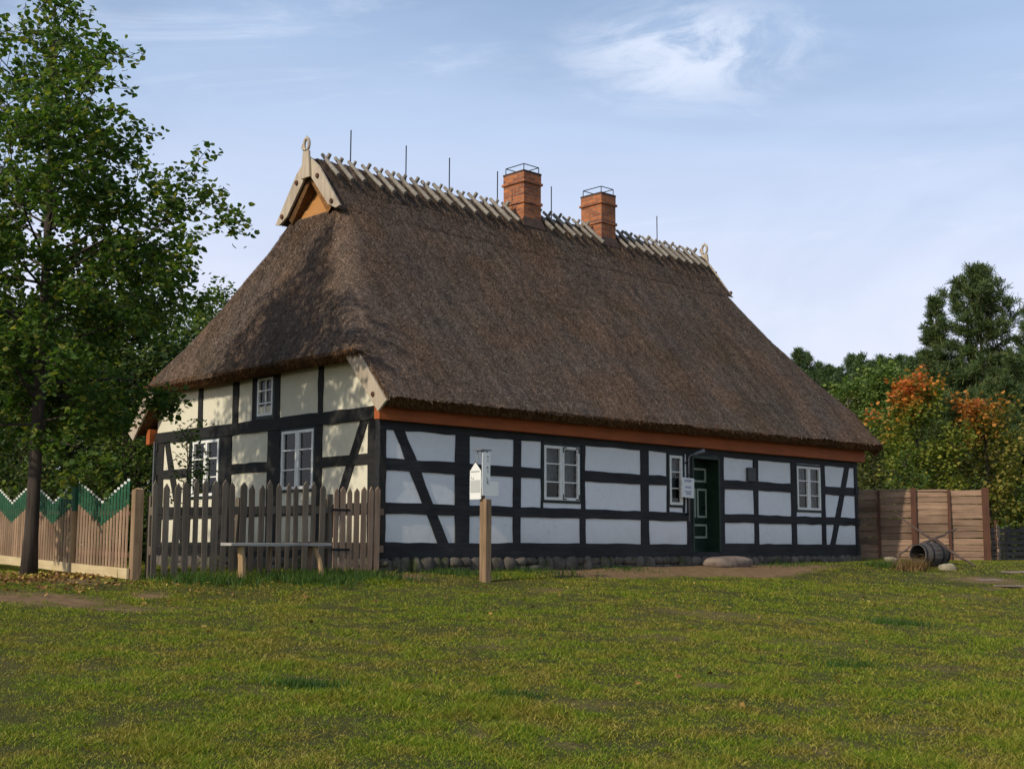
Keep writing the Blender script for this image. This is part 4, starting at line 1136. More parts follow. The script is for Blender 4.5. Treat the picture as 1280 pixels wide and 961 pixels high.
# clipped hedge closing the view under the far trees
def hedge(name, label, x0, y0, x1, y1, h, w, mt, n, leaf):
    L_ = math.hypot(x1-x0, y1-y0); o = thing(name, label, 'hedge', (x0, y0, 0), math.atan2(y1-y0, x1-x0))
    P = np.stack([RNG.uniform(0, L_, n), RNG.normal(0, w*0.35, n), h*RNG.uniform(0, 1, n)**0.8], 1)
    P[:,2] *= 0.9+0.25*vnoise(P*[1,0,0], 0.9, 51)
    V = leaf_mesh(P, leaf, 0.3, 0.75); mesh_np('crown', V, np.arange(len(V)).reshape(-1, 6), mt, o)
    mb = MB()
    for k in range(int(L_/0.6)): mb.tube([(0.3+k*0.6, 0, -0.05), (0.3+k*0.6+random.uniform(-0.1,0.1), random.uniform(-0.1,0.1), h*0.7)], [0.03, 0.012], 5)
    mb.build('stem', M['bark'], o); return o
hedge('hedge', 'long dark hedge glimpsed low between the slats of the zigzag fence', -22, 31.0, -5.0, 32.5, 2.2, 1.2, M['hedge_leaf'], 26000, 0.16)
# pines
def pine(name, label, loc, H, r0, env, seed, mat_, bare=0.2, whorl=0.55, needle=0.26, dens=1.0, group=None, rotz=0.0, lean=(0, 0), up=0.25):
    rs = np.random.RandomState(seed); mb = MB(); n = 12
    ph = rs.uniform(0, 6, 2)
    tp = [np.array([lean[0]*i/n*H+0.12*math.sin(i*0.5+ph[0]), lean[1]*i/n*H+0.12*math.sin(i*0.45+ph[1]), H*i/n]) for i in range(n+1)]
    mb.tube(tp, [r0*(1-0.96*i/n) for i in range(n+1)], 9)
    pts = []; dirs = []
    z = H*bare
    while z < H*0.995:
        t = z/H; nb = rs.randint(4, 7); a0 = rs.uniform(0, 6)
        c = tp[min(n-1, int(t*n))]*(1-(t*n-int(t*n)))+tp[min(n, int(t*n)+1)]*(t*n-int(t*n))
        for b in range(nb):
            az = a0+2*PI*b/nb+rs.uniform(-0.3, 0.3); ln = env(t)*rs.uniform(0.55, 1.15)
            if ln < 0.12: ln = 0.12
            el = up+0.75*max(0, t-0.5)*2*0.8+rs.uniform(-0.2, 0.2)
            d = np.array([math.cos(az)*math.cos(el), math.sin(az)*math.cos(el), math.sin(el)])
            p = c.copy(); br = [p]
            for k in range(4):
                d = d+rs.normal(0, 0.1, 3)+np.array([0,0,-0.10 if k < 2 else 0.16]); d /= np.linalg.norm(d)
                p = p+d*ln/4; br.append(p)
            rb = max(0.012, r0*0.22*(1-t))
            mb.tube(br, [rb, rb*0.8, rb*0.6, rb*0.4, 0.006], 5, False)
            m = max(2, int(ln*7*dens))
            for j in range(m):
                u = 0.25+0.75*(j+rs.uniform(0,1))/m; k = min(3, int(u*4)); q = br[k]*(1-(u*4-k))+br[k+1]*(u*4-k)
                side = rs.normal(0, 1, 3)*np.array([1,1,0.35]); side /= np.linalg.norm(side)
                l2 = min(0.75, ln*0.38)*(1.15-0.6*u)*rs.uniform(0.5, 1.2)
                e = side+d*0.6+np.array([0,0,0.25]); e /= np.linalg.norm(e)
                for f in (0.45, 0.75, 1.0):
                    pts.append(q+e*l2*f); dirs.append(e+np.array([0,0,0.35]))
            pts.append(br[-1]); dirs.append(d+np.array([0,0,0.5]))
        z += whorl*rs.uniform(0.7, 1.25)*(1-0.35*t)
    P = np.repeat(np.array(pts), 11, 0); D = np.repeat(np.array(dirs), 11, 0)
    nn = len(P); D = D/np.linalg.norm(D, axis=1, keepdims=True)*0.8+rs.normal(0, 0.62, (nn, 3)); D, U, W_ = frame_of(D)
    ln = needle*rs.uniform(0.6, 1.2, (nn, 1)); wd = needle*0.075
    a = rs.uniform(0, PI, (nn, 1)); X = (U*np.cos(a)+W_*np.sin(a))*wd
    P = P+rs.normal(0, needle*0.18, (nn, 3))
    V = np.stack([P-X*0.5, P+X*0.5, P+D*ln+X*0.6, P+D*ln-X*0.6], 1).reshape(-1, 3)
    o = thing(name, label, 'pine', loc, rotz, group)
    mb.build('trunk', M['pine_bark'], o, smooth=True)
    mesh_np('crown', V, np.arange(len(V)).reshape(-1, 4), mat_, o)
    return o

def at(px, d): return (px-640)/1604*d
big = pine('pine_tree', 'tallest pine, broad and ragged, rising behind the orange maples at the right edge', (at(1236, 55), 55, 0), 12.4, 0.22, lambda t: 3.9*(1-t)**0.55*(0.78+0.22*math.sin(t*17))+0.3, 3, M['needles'], 0.2, 0.48, 0.27, 1.25)
pine('pine_tree', 'slim pine with a dark narrow tip, left of the tallest pine', (at(1186, 57), 57, 0), 11.6, 0.15, lambda t: 1.75*(1-t)**0.8+0.25, 4, M['needles'], 0.25, 0.45, 0.25, 1.2)
pine('pine_tree', 'dark pine cut by the right edge of the photo', (at(1312, 52), 52, 0), 10.2, 0.2, lambda t: 3.0*(1-t)**0.6+0.15, 6, M['needles'], 0.15, 0.5, 0.27, 1.2)
pine('pine_tree', 'low spreading pine behind the second maple', (at(1262, 50), 50, 0), 6.6, 0.15, lambda t: 2.7*(1-t)**0.5+0.2, 8, M['needles'], 0.12, 0.42, 0.25, 1.3)
# far wood: two pines copied as a row
FP = 'far pine in the row of treetops behind the roof and the maples'
FG = 'pines of the far wood'
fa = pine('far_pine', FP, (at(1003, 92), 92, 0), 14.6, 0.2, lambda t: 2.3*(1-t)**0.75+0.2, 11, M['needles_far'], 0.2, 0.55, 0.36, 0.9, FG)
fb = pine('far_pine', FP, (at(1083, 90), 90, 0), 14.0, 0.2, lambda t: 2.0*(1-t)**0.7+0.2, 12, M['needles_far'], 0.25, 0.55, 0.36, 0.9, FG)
rs = np.random.RandomState(77)
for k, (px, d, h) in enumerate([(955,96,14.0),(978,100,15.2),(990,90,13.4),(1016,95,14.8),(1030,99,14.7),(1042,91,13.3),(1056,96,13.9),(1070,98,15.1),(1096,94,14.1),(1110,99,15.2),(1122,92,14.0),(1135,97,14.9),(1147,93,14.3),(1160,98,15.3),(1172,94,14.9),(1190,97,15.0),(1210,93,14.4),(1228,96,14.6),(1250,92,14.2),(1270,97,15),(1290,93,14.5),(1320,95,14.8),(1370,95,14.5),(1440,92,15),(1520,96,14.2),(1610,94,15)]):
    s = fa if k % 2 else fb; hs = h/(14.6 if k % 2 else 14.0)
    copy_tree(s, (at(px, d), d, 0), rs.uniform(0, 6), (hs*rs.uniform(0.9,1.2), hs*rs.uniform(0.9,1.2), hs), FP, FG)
# broadleaf wood edge in front of them
ba = tree('wood_tree', 'mid green broadleaf tree at the edge of the wood', 'tree', (at(1128, 70), 70, 0), 9.8, 0.2, env_round(3.1), 36, 21, 0.20, M['forest_leaf'], bare=0.08, rise=(-0.1, 0.6), per=8.5, spread=0.30, step=0.55, group='broadleaf trees at the edge of the wood')
FB = 'mid green broadleaf tree at the edge of the wood'
for k, (px, d, h) in enumerate([(1085,72,10.2),(1160,68,9.4),(1195,66,9.0),(1100,66,8.0),(1230,70,9.5),(1270,66,9.2),(1035,78,9.6),(1310,70,9),(1068,64,7.0),(1000,80,9.5),(1150,60,6.6),(1350,64,8.5),(1420,66,9.0),(1500,70,9.6),(1590,68,9.0),(1690,72,9.8)]):
    hs = 0.90*h/9.8
    copy_tree(ba, (at(px, d), d, 0), 1.7*k, (hs*1.1, hs*1.1, hs), FB, 'broadleaf trees at the edge of the wood')
tree('birch_tree', 'yellowish birch with a pale stem, just past the end of the thatched roof', 'tree', (at(1064, 58), 58, 0), 7.0, 0.09, lambda t: 1.15*math.sqrt(max(0.03, 1-(2*(t-0.55))**2)), 26, 23, 0.16, M['birch_leaf'], 'birch_bark', bare=0.22, rise=(0.3, 1.1), per=4.2, spread=0.2, step=0.45)
tree('maple_tree', 'maple with an orange red top and yellow green lower leaves, behind the plank fence', 'maple', (at(1155, 40), 40, 0), 5.5, 0.09, lambda t: 1.7*math.sqrt(max(0.03, 1-(2*(t-0.50))**2)), 38, 31, 0.135, M['maple'], bare=0.12, rise=(0.1, 1.1), per=6.8, spread=0.15, step=0.36)
tree('maple_tree', 'maple with dull orange and brown leaves, behind the right end of the plank fence', 'maple', (at(1238, 41), 41, 0), 4.9, 0.09, lambda t: 1.9*math.sqrt(max(0.03, 1-(2*(t-0.48))**2)), 36, 33, 0.135, M['maple2'], bare=0.10, rise=(0.1, 1.1), per=6.0, spread=0.16, step=0.36)
tree('small_bush', 'low olive bush between the gable end and the orange red maple', 'bush', (at(1098, 46), 46, 0), 4.2, 0.06, env_bush(1.3), 26, 35, 0.13, M['birch_leaf'], bare=0.06, rise=(0.1, 1.1), per=5.5, spread=0.17, step=0.4)
tree('yellow_bush', 'bright yellow green bush showing over the middle of the plank fence', 'bush', (at(1132, 38), 38, 0), 3.0, 0.05, env_bush(1.15), 24, 36, 0.11, M['yellowgreen'], bare=0.06, rise=(0.1, 1.1), per=5.5, spread=0.15, step=0.4)
for k, (px, d, H, R_, mt, lb) in enumerate([(1275, 44, 2.6, 1.2, 'hedge_leaf', 'dark bush past the right end of the plank fence'), (1262, 37.5, 1.15, 0.4, 'yellowgreen', 'small pale leafed shrub beside the dark bin'), (1300, 40, 2.4, 1.2, 'forest_leaf', 'green bush cut by the right edge of the photo'), (1215, 46, 3.0, 1.4, 'forest_leaf', 'green bush behind the plank fence between the two maples')]):
    tree('garden_bush', lb, 'bush', (at(px, d), d, 0), H, 0.04, env_bush(R_), 22, 80+k, 0.09, M[mt], bare=0.05, rise=(0.1, 1.1), per=5.5, spread=0.13, step=0.36)

# ------------------------------------------------------------------ picket fence, gate and bench (house-local frame of the front wall)
def picket(m, x, y, z0, z1, w, th, tilt, tipx=0.0):
    """one pointed slat, x along the fence"""
    zt = z1-0.07*random.uniform(0.8, 1.25)
    dx = tilt
    p = [(x-w/2, z0), (x+w/2, z0), (x+w/2+dx*0.9, zt), (x+dx+tipx, z1), (x-w/2+dx*0.9, zt)]
    m.prism([(a, y, b) for a, b in p], (0, th, 0))
fx, fy = hw(0, 0)
def fence_base(X): 
    a = hw(X, -0.12); return gz1(*a)
pf = thing('picket_fence', 'weathered grey picket fence with pointed slats between the yellow post and the gate', 'fence', (HX, HY, 0), HR)
m = MB(); X = -4.20; k = 0
random.seed(21)
while X < -1.14:
    zb = fence_base(X)
    w = random.uniform(0.072, 0.112)
    picket(m, X, -0.145+random.uniform(-0.004, 0.004), zb+random.uniform(-0.02, 0.05), zb+1.46+random.uniform(-0.05, 0.03), w, 0.022, random.uniform(-0.03, 0.03))
    X += random.uniform(0.15, 0.178)
m.build('slat_panel', M['grey_wood'], pf)
for z in (0.97, 0.40):
    m = MB(); m.beam((-4.25, -0.095, z-0.07), (-1.10, -0.095, z+0.02), (0,0,0.06), (0,0.027,0), 0.006, 0.5); m.build('rail', M['grey_wood'], pf)
for X in (-4.2, -2.72, -1.13):
    zb = fence_base(X); m = MB(); m.beam((X, -0.02, zb-0.1), (X, -0.02, zb+1.22), (0.05,0,0), (0,0.045,0), 0.005, 0.4); m.build('post', M['grey_wood'], pf)
gt = thing('picket_gate', 'reddish brown picket gate with black strap hinges beside the corner of the farmhouse', 'gate', (HX, HY, 0), HR)
m = MB(); X = -1.0
while X < -0.02:
    zb = fence_base(X)
    picket(m, X, -0.15, zb+0.05+random.uniform(-0.02, 0.03), zb+1.42+random.uniform(-0.02, 0.025), random.uniform(0.085, 0.105), 0.022, random.uniform(-0.015, 0.015))
    X += 0.141
m.build('slat_panel', M['gate_wood'], gt)
for z in (0.98, 0.36):
    m = MB(); m.beam((-1.03, -0.105, z), (0.0, -0.105, z), (0,0,0.055), (0,0.022,0), 0.004, 0.4); m.build('rail', M['gate_wood'], gt)
for z in (0.99, 0.35):
    m = MB(); m.box(-1.10, -0.72, -0.158, -0.151, z-0.018, z+0.018); m.tube([(-1.09, -0.16, z-0.05), (-1.09, -0.16, z+0.05)], 0.012, 8); m.build('hinge', M['iron'], gt)
m = MB(); m.beam((-1.09, -0.09, fence_base(-1.1)-0.1), (-1.09, -0.09, 1.24), (0.035,0,0), (0,0.04,0), 0.005, 0.3); m.build('post', M['grey_wood'], gt)

bx, by = hw(-2.0, -0.62)
bn = thing('bench', 'plank bench with a grey seat on rough wooden legs against the picket fence', 'bench', (HX, HY, 0), HR)
m = MB(); m.beam((-3.27, -0.55, 0.425), (-1.445, -0.52, 0.43), (0,0,0.022), (0,0.15,0), 0.006, 0.3); m.build('seat', M['bench_wood'], bn, 0.006)
for (x0, y0, x1, y1, r_) in ((-3.05,-0.60,-3.02,-0.62,0.058), (-2.42,-0.44,-2.42,-0.40,0.032), (-1.72,-0.58,-1.60,-0.66,0.042), (-1.70,-0.44,-1.64,-0.38,0.036)):
    zb = gz1(*hw(x1, y1)); m = MB()
    m.tube([(x0, y0, 0.405), ((x0+x1)/2+0.01, (y0+y1)/2, 0.2), (x1, y1, zb-0.03)], [r_*0.9, r_, r_*1.12], 7); m.build('leg', M['new_wood'] if r_ > 0.04 else M['gate_wood'], bn)

# ------------------------------------------------------------------ zigzag fence and its corner post
ZX, ZY = -5.50, 18.62
ZD = np.array([-0.602, 0.799]); ZN = np.array([0.799, 0.602])      # direction, and normal to the back
ZR_ = math.atan2(ZD[1], ZD[0])
pz = gz1(ZX+0.06, ZY)
cp = thing('fence_post', 'square yellowish wooden post where the green tipped fence meets the picket fence', 'post', (ZX+0.07, ZY-0.06, pz), ZR_)
m = MB(); m.beam((0,0,-0.1), (0,0,1.30), (0.070,0,0), (0,0.070,0), 0.004, 0.4)
m.build('shaft', M['post_wood'], cp, 0.008)
m = MB(); m.poly([(-0.074,-0.074,1.30),(0.074,-0.074,1.30),(0.074,0.074,1.30),(-0.074,0.074,1.30),(0,0,1.335)], [(0,1,4),(1,2,4),(2,3,4),(3,0,4),(3,2,1,0)]); m.build('cap', M['new_wood'], cp)
zf = thing('zigzag_fence', 'brown slat fence with zigzag top, green painted tips and a pale kick board', 'fence', (ZX, ZY, 0), ZR_+PI)
def zbase(s): return -0.085+0.022*s
PW = 2.38; s0 = 0.04
kick = []
random.seed(5)
for pnl in range(5):
    a = s0+pnl*PW
    m = MB(); mt = MB()
    N = 17
    for k in range(N):
        u = (k+0.5)/N; s = a+0.03+(PW-0.10)*u; zb = zbase(s); s = -s
        top = zb+1.145+0.335*abs(u-0.5)*2
        r_ = 0.027; gp = top-0.38
        prof = lambda z: [(s-r_, -0.034, z), (s-r_*0.55, -0.054, z), (s+r_*0.55, -0.054, z), (s+r_, -0.034, z)]
        m.prism(prof(zb+0.12), (0,0,gp-zb-0.12))
        mt.mi = 0; mt.prism(prof(gp), (0,0,top-0.038-gp))
        mt.mi = 1; mt.prism([(x, y*1.12+0.003, z) for x, y, z in prof(top-0.038)], (0,0,0.035)); 
    m.build('slat_panel', M['stick_wood'], zf)
    mt.build('painted_tips', [M['green_paint'], M['white_paint']], zf)
    for zz in (0.35, 0.95):
        m = MB(); m.beam((-a, -0.01, zbase(a)+zz), (-a-PW+0.03, -0.01, zbase(a+PW)+zz), (0,0,0.035), (0,0.022,0)); m.build('rail', M['dark_post_wood'], zf)
    m = MB(); m.beam((-a+0.12 if pnl == 0 else -a, -0.085, zbase(a)+0.085), (-a-PW+0.02, -0.085, zbase(a+PW)+0.085), (0,0,0.075), (0,0.02,0), 0.004, 0.5)
    m.build('kick_board', M['kick_wood'], zf, 0.004)
    s = a+PW-0.02; zb = zbase(s); s = -s
    m = MB(); m.tube([(s, -0.07, zb-0.1), (s, -0.07, zb+0.98)], 0.052, 10)
    m.mi = 1; m.tube([(s, -0.07, zb+0.98), (s, -0.07, zb+1.36)], 0.05, 10)
    m.build('post', [M['new_wood'], M['green_paint']], zf)

# ------------------------------------------------------------------ plank fence on the right
px0, py0, px1, py1 = 8.35, 33.35, 12.20, 32.35
plen = math.hypot(px1-px0, py1-py0); prot = math.atan2(py1-py0, px1-px0)
pk = thing('plank_fence', 'tall brown fence of wide horizontal planks at the right end of the farmhouse', 'fence', (px0, py0, 0), prot)
random.seed(9)
posts = [0.20, 1.18, 2.04, 2.90, 3.78]
widths = [0.06, 0.055, 0.13, 0.06, 0.16]
for a, b in zip(posts[:-1], posts[1:]):
    m = MB(); z = 0.0
    while z < 1.88:
        h = random.uniform(0.13, 0.21); h = min(h, 1.90-z)
        if h < 0.05: break
        m.beam((a, random.uniform(-0.02, 0.02), z+h/2), (b, random.uniform(-0.02, 0.02), z+h/2+random.uniform(-0.012, 0.012)), (0,0.008,h/2-random.uniform(0.003, 0.010)), (0,0.014,0), 0.008, 0.2)
        z += h
    m.build('plank_panel', M['plank_wood'], pk)
for s, w in zip(posts, widths):
    m = MB(); m.beam((s, -0.06, -0.15), (s, -0.06, 1.93 if w > 0.1 else 1.88), (w/2,0,0), (0,0.045,0), 0.006, 0.4); m.build('post', M['dark_post_wood'], pk)
# a second fence run going back from the end post: only its plank ends show
pe = thing('fence_return', 'low stack of split boards ending beside the last post of the plank fence', 'fence', (px1+0.13, py1+0.25, 0), prot+1.43)
m = MB(); z = 0.0
while z < 0.9:
    m.beam((0, random.uniform(-0.02, 0.02), z+0.05), (1.6, 0, z+0.05), (0,0,0.042), (0,0.035,0), 0.006, 0.4); z += 0.1
m.build('board_panel', M['plank_wood'], pe)
m = MB(); m.beam((1.55, 0.06, -0.1), (1.55, 0.06, 1.15), (0.04,0,0), (0,0.03,0)); m.build('post', M['dark_post_wood'], pe)
# dark slatted bin behind the end of the fence
bi = thing('compost_bin', 'dark slatted wooden bin past the right end of the plank fence', 'bin', (at(1261, 36), 36, 0), 0.3)
for sx_ in (-1, 1):
    for sy_ in (-1, 1):
        m = MB(); m.box(sx_*0.27-0.03, sx_*0.27+0.03, sy_*0.27-0.03, sy_*0.27+0.03, -0.05, 1.0); m.build('corner_post', M['timber'], bi)
for (ax, sg) in (('x',-1),('x',1),('y',-1),('y',1)):
    m = MB()
    for k in range(6):
        z = 0.03+k*0.16
        if ax == 'x': m.box(-0.3, 0.3, sg*0.31-0.012, sg*0.31+0.012, z, z+0.12)
        else: m.box(sg*0.312-0.012, sg*0.312+0.012, -0.295, 0.295, z, z+0.12)
    m.build('slat_panel', M['timber'], bi)

# ------------------------------------------------------------------ barrel, branches, stones
bd = 28.9; bxx = at(1163, bd); bzz = gz1(bxx, bd)
br = thing('barrel', 'old grey barrel with dark hoops lying in front of the plank fence', 'barrel', (bxx, bd, bzz+0.265), R(-58))
# barrel axis along local Y, open end toward -Y
def prof_r(u): return 0.235+0.045*math.sin(PI*u)
m = MB(); NS, NLn, LB = 18, 8, 0.82
for k in range(NS):
    a0, a1 = 2*PI*k/NS+0.012, 2*PI*(k+1)/NS-0.012; ring_ = []
    base = len(m.v)
    for i in range(NLn+1):
        u = i/NLn; y = (u-0.5)*LB
        for (a, rr) in ((a0, 0), (a1, 0), (a1, 0.022), (a0, 0.022)):
            r_ = prof_r(u)-rr; m.v.append((r_*math.cos(a), y, r_*math.sin(a)))
    for i in range(NLn):
        for q in range(4):
            q2 = (q+1) % 4; m.f.append((base+i*4+q, base+i*4+q2, base+(i+1)*4+q2, base+(i+1)*4+q)); m.m.append(0)
    m.f.append((base, base+1, base+2, base+3)); m.m.append(0); e = base+NLn*4; m.f.append((e+3, e+2, e+1, e)); m.m.append(0)
m.poly([(0.235*math.cos(2*PI*k/24), LB/2-0.05, 0.235*math.sin(2*PI*k/24)) for k in range(24)], [tuple(range(24))])
m.build('body', M['stave_wood'], br)
for u in (0.05, 0.28, 0.66, 0.93):
    m = MB(); n = 36; r_ = prof_r(u)+0.004; y = (u-0.5)*LB
    for k in range(n):
        a = 2*PI*k/n
        for (rr, yy) in ((r_, y-0.024), (r_, y+0.024), (r_-0.003, y+0.024), (r_-0.003, y-0.024)):
            m.v.append((rr*math.cos(a), yy, rr*math.sin(a)))
    for k in range(n):
        k2 = (k+1) % n
        for q in range(4):
            q2 = (q+1) % 4; m.f.append((k*4+q, k2*4+q, k2*4+q2, k*4+q2)); m.m.append(0)
    m.build('hoop', M['iron'], br)
def px3(px, py, d): return np.array([at(px, d), d, EYE+(682.9-py)/1604*d])
def branch(label, pts, rad, twigs=0):
    m = MB(); P = [np.array(p) for p in pts]
    Q = []
    for i in range(len(P)-1):
        for k in range(4): Q.append(P[i]*(1-k/4)+P[i+1]*k/4+RNG.normal(0, 0.008, 3))
    Q.append(P[-1]); n = len(Q)
    m.tube(Q, [rad*(1-0.6*i/(n-1)) for i in range(n)], 7)
    o = m.build('branch', M['branch_bark']); tag(o, label, 'branch', 'branches lying over the barrel')
    return o
g = lambda px, d: np.array([at(px, d), d, gz1(at(px, d), d)+0.02])
branch('thin dark branch slanting up to the left from the top of the barrel', [px3(1172, 676, 29.15), px3(1150, 662, 29.3), px3(1123, 642, 29.6)], 0.032)
branch('dark branch lying across the barrel and rising to the right', [px3(1156, 677, 28.75), px3(1175, 669, 29.2), px3(1197, 659, 29.7)], 0.036)
branch('long pole leaning from the barrel down to the grass on its right', [px3(1169, 672, 28.9), px3(1190, 688, 28.85), g(1219, 28.6)+np.array([0,0,0.02])], 0.05)
branch('crooked dark branch on the ground left of the barrel mouth', [g(1116, 28.9), px3(1127, 690, 28.75), px3(1142, 679, 28.72)], 0.036)
def rock(label, cx, cy, cz, r_, mt, rz=0.0, name='rock', cat='rock', group=None, nu=18, nv=12, rough=0.2):
    m = MB(); blob(m, (0,0,0), r_, 0.0, nu, nv, rough)
    o = m.build(name, M[mt], smooth=True); o.location = (cx, cy, cz); o.rotation_euler = (0,0,rz)
    tag(o, label, cat, group); return o
random.seed(31)
rock('rounded yellowish rock lying against the front of the barrel', at(1184, 28.3), 28.3, gz1(at(1184, 28.3), 28.3)+0.04, (0.19, 0.14, 0.11), 'pale_stone')
rock('flat grey rock at the foot of the plank fence left of the barrel', at(1113, 30.5), 30.5, gz1(at(1113, 30.5), 30.5)+0.03, (0.16, 0.12, 0.09), 'pale_stone')
dx_, dy_ = hw(9.15, -0.42)
rock('long flat natural stone serving as doorstep in front of the green door', dx_, dy_, gz1(dx_, dy_)+0.06, (0.72, 0.30, 0.15), 'step_stone', HR, 'doorstep', 'doorstep', None, 24, 12, 0.13)
for (px, d, rx, ry, lb) in ((1262, 25.1, 0.50, 0.42, 'pale flat stone in the turf at the right edge, nearest the viewer'), (1235, 26.3, 0.36, 0.30, 'small pale flat stone in the turf at the right edge'), (1268, 27.9, 0.45, 0.40, 'pale flat stone in the turf nearest the plank fence')):
    x_ = at(px, d); rock(lb, x_, d, gz1(x_, d)-0.016, (rx*0.8, ry*0.8, 0.030), 'step_stone', 0.2, 'flat_stone', 'stone', 'flat stones in the turf at the right', 16, 8, 0.3)
# dry grass tuft at the barrel mouth
def tuft(name, label, x, y, n, h, spread, mt):
    P = np.stack([RNG.normal(x, spread, n), RNG.normal(y, spread*0.7, n), np.zeros(n)], 1); P[:,2] = gz(P[:,0], P[:,1])-0.01
    V = blades(P, h*RNG.uniform(0.45, 1.1, n), RNG.uniform(0.012, 0.022, n), RNG.uniform(0.1, 0.8, n))
    o = mesh_np(name, V-np.array([x, y, 0]), np.arange(len(V)).reshape(-1, 3), mt); o.location = (x, y, 0)
    tag(o, label, 'weeds' if 'weed' in name else 'grass tuft', kind='stuff'); return o
M['dry_grass'] = leafmat('dry_grass', [(0.0, (0.10, 0.065, 0.028)), (0.6, (0.20, 0.12, 0.05)), (1.0, (0.30, 0.20, 0.09))], 0.3)
M['weed'] = leafmat('dark_weeds', [(0.0, (0.022, 0.055, 0.008)), (0.6, (0.045, 0.095, 0.014)), (1.0, (0.08, 0.13, 0.02))], 0.3)
tuft('dry_grass_tuft', 'tuft of dry brown grass in front of the barrel mouth', at(1140, 28.2), 28.2, 420, 0.34, 0.19, M['dry_grass'])
tuft('weed_tuft', 'dark green weeds at the foot of the plank fence left of the dry tuft', at(1108, 28.8), 28.8, 420, 0.22, 0.3, M['weed'])
wx, wy = hw(-1.9, -0.95)
for k, (X, Y, n, h, sp, lb) in enumerate([(-2.1,-0.8,1500,0.20,0.45,'long green grass growing under the bench'), (-0.9,-0.7,1100,0.17,0.40,'long dark grass in front of the picket gate'), (-3.6,-0.5,1100,0.19,0.40,'long dark grass at the foot of the pickets left of the bench'), (1.3,-0.45,700,0.12,0.40,'short weeds at the stone base by the corner of the farmhouse'), (3.2,-0.32,800,0.12,0.55,'dark weeds along the stone base under the left front window'), (5.6,-0.30,500,0.09,0.5,'thin weeds along the stone base in the middle of the front'), (11.2,-0.32,600,0.10,0.6,'weeds along the stone base right of the doorstep')]):
    a_, b_ = hw(X, Y); tuft('weed_tuft', lb, a_, b_, n, h, sp, M['weed'])

for (x_, y_, n, h, sp, lb) in ((-1.64, 10.48, 520, 0.075, 0.16, 'low dark weed patch in the lawn, left of centre in the foreground'), (5.28, 17.58, 520, 0.09, 0.26, 'dark weed patch in the lawn towards the right edge'), (3.39, 13.1, 420, 0.07, 0.20, 'low weed patch in the right half of the lawn, midway to the house'), (0.03, 10.5, 360, 0.06, 0.14, 'small dark weed patch in the middle of the foreground')):
    tuft('weed_tuft', lb, x_, y_, n, h, sp, M['weed'])
# fallen leaves
M['litter'] = leafmat('fallen_leaf', [(0.0, (0.10, 0.045, 0.018)), (0.5, (0.22, 0.11, 0.035)), (0.85, (0.33, 0.20, 0.05)), (1.0, (0.45, 0.36, 0.08))], 0.1, 0.1)
def litter():
    n = 2600
    x = np.concatenate([RNG.normal(-7.2, 1.4, n), RNG.uniform(-6, 9, 160)]); y = np.concatenate([RNG.normal(18.9, 1.1, n), RNG.uniform(10, 24, 160)])
    ok = wh(x, y)[1] < -0.2
    ok |= (x < -5.9)
    x, y = x[ok], y[ok]
    P = np.stack([x, y, gz(x, y)+RNG.uniform(0.01, 0.035, len(x))], 1)
    V = leaf_mesh(P, 0.055, 0.05, 0.8)
    o = mesh_np('fallen_leaves', V, np.arange(len(V)).reshape(-1, 6), M['litter']); tag(o, 'brown and yellow fallen leaves around the big trunk and over the lawn', 'fallen leaves', kind='stuff')
litter()
# ------------------------------------------------------------------ sign post
sx0, sy0 = -0.41, 21.2; sz = gz1(sx0, sy0)
sg = thing('sign_post', 'wooden post carrying two white house-shaped information boards in front of the farmhouse', 'sign', (sx0, sy0, sz), HR)
m = MB(); m.beam((0,0,-0.1), (0,0,1.36), (0.062,0,0), (0,0.05,0), 0.004, 0.4); m.beam((-0.02,0.09,0.0), (-0.02,0.09,1.56), (0.035,0,0), (0,0.03,0), 0.003, 0.5); m.build('post', M['post_wood'], sg, 0.006)
# board facing the gable side (normal -X)
m = MB(); X = -0.10
def LB(u, v): return (X, u, v)
H0, H1, H2 = 1.36, 1.83, 1.98
m.prism([LB(0.30,H0), LB(0.03,H0), LB(0.03,H1), LB(0.165,H2), LB(0.30,H1)], (-0.012,0,0)); lb_ = m.build('sign_board', M['sign_white'], sg)
m = MB(); m.prism([(X-0.0125,0.285,1.47),(X-0.0125,0.045,1.47),(X-0.0125,0.045,1.68),(X-0.0125,0.285,1.68)], (-0.002,0,0)); m.build('grey_panel', M['sign_grey'], lb_)
m = MB()
for (u0, u1, v0, v1) in ((0.06,0.27,1.815,1.825),(0.20,0.26,1.70,1.705),(0.255,0.26,1.70,1.74),(0.20,0.205,1.70,1.73)):
    m.box(X-0.016, X-0.0125, u0, u1, v0, v1)
for s in (-1, 1):   # dark roof edging
    m.beam((X-0.014, 0.165, H2+0.006), (X-0.014, 0.165+s*0.15, H1+0.004), (0.004,0,0), (0,0,0.006))
m.build('lettering', M['sign_ink'], lb_)
# little lantern tower above the boards: posts and a flat dark roof
m = MB()
for (a, b) in ((-0.06,0.06),(-0.06,0.20),(0.10,0.06),(0.10,0.20)):
    m.tube([(a*0.8, b, 1.86), (a*0.6, b*0.9+0.012, 2.17)], 0.011, 6)
m.prism([(-0.11,0.02,2.17),(0.13,0.02,2.17),(0.13,0.24,2.17),(-0.11,0.24,2.17)], (0,0,0.022));
m.build('lantern', M['galv'], sg)
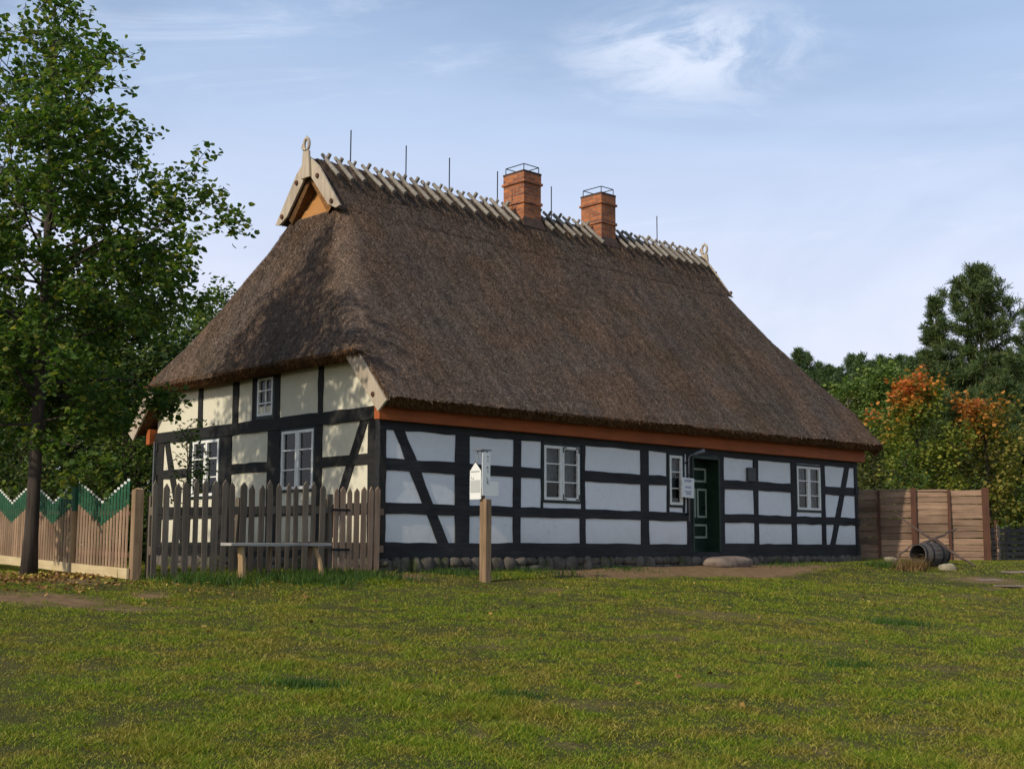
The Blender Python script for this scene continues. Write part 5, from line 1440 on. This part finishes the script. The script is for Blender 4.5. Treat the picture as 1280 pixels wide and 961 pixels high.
# board facing the lawn (normal -Y)
m = MB(); Y = 0.02
m.prism([(-0.098,Y,H0+0.06),(0.27,Y,H0+0.06),(0.27,Y,1.66),(0.08,Y,1.66),(0.08,Y,2.13),(-0.098,Y,2.13)], (0,-0.012,0)); rb_ = m.build('sign_board', M['sign_white'], sg)
m = MB()
def glyph(m, x, z, s, Yf, strokes):
    for (a, b, c, d) in strokes: 
        m.box(x+a*s, x+c*s, Yf-0.003, Yf, z+b*s, z+d*s)
T_ = [(0,0.85,1,1),(0.42,0,0.58,0.85)]; I_ = [(0.4,0,0.6,1)]; E_ = [(0,0,0.18,1),(0.18,0.84,0.8,1),(0.18,0.44,0.7,0.58),(0.18,0,0.8,0.16)]; L_ = [(0,0,0.18,1),(0.18,0,0.8,0.16)]; F_ = E_[:3]; H_ = [(0,0,0.18,1),(0.62,0,0.8,1),(0.18,0.42,0.62,0.58)]
for k, gph in enumerate((T_, I_, None, F_, I_, None, L_, E_)):
    if gph: glyph(m, 0.0, 2.04-k*0.060, 0.042, Y-0.0125, gph)
m.build('lettering', M['sign_ink'], rb_)

# ------------------------------------------------------------------ pipe bracket, notice and wall box by the door
wp = thing('pipe_bracket', 'thin grey pipe with an elbow under the eave, left of the green door', 'pipe', (HX, HY, 0), HR)
m = MB(); m.tube([(8.26,-0.09,0.95), (8.26,-0.09,2.30), (8.29,-0.12,2.36), (8.36,-0.16,2.38)], 0.017, 8); m.build('pipe', M['galv'], wp, smooth=True)
m = MB(); m.tube([(8.36,-0.16,2.38), (8.60,-0.24,2.47)], [0.03,0.05], 10); m.build('lamp_head', M['galv'], wp)
for z in (1.1, 2.2):
    m = MB(); m.box(8.24, 8.28, -0.09, 0.0, z-0.015, z+0.015); m.build('clip', M['iron'], wp)
nt = thing('notice_board', 'small white notice with blue print hanging on the grey pipe beside the door', 'notice', (HX, HY, 0), HR)
m = MB(); m.prism([(7.95,-0.135,1.46),(8.37,-0.135,1.44),(8.385,-0.135,1.86),(7.965,-0.135,1.88)], (0,0.012,0)); m.build('plate', M['sign_white'], nt)
m = MB(); random.seed(3)
for (z, h, a, b, n) in ((1.78,0.05,8.06,8.30,6),(1.65,0.04,8.08,8.29,6),(1.57,0.02,8.06,8.30,9),(1.51,0.05,8.12,8.28,4)):
    w = (b-a)/n
    for k in range(n): 
        m.box(a+k*w, a+k*w+w*0.25, -0.139, -0.1352, z, z+h); m.box(a+k*w+w*0.25, a+k*w+w*0.7, -0.139, -0.1352, z+h*random.choice((0,0.4,0.75)), z+h*random.choice((0.0,0.4,0.75))*0+z*0+h*0.25+0) if False else None
        zz = z+h*random.choice((0.0,0.4,0.75)); m.box(a+k*w+w*0.25, a+k*w+w*0.72, -0.139, -0.1352, zz, zz+h*0.25)
m.build('lettering', M['blue_ink'], nt)
m = MB(); m.tube([(8.1,-0.13,1.87),(8.2,-0.11,1.96),(8.3,-0.13,1.87)], 0.006, 5); m.build('cord', M['iron'], nt)
m = MB(); m.box(10.47, 10.735, -0.045, 0.02, 1.90, 2.19); m.box(10.46, 10.745, -0.055, -0.045, 1.89, 2.20)
wb = m.build('wall_box', M['box_metal'], bevel=0.004); wb.location = (HX, HY, 0); wb.rotation_euler = (0,0,HR)
tag(wb, 'small dark grey metal box on the white panel right of the green door', 'wall box')
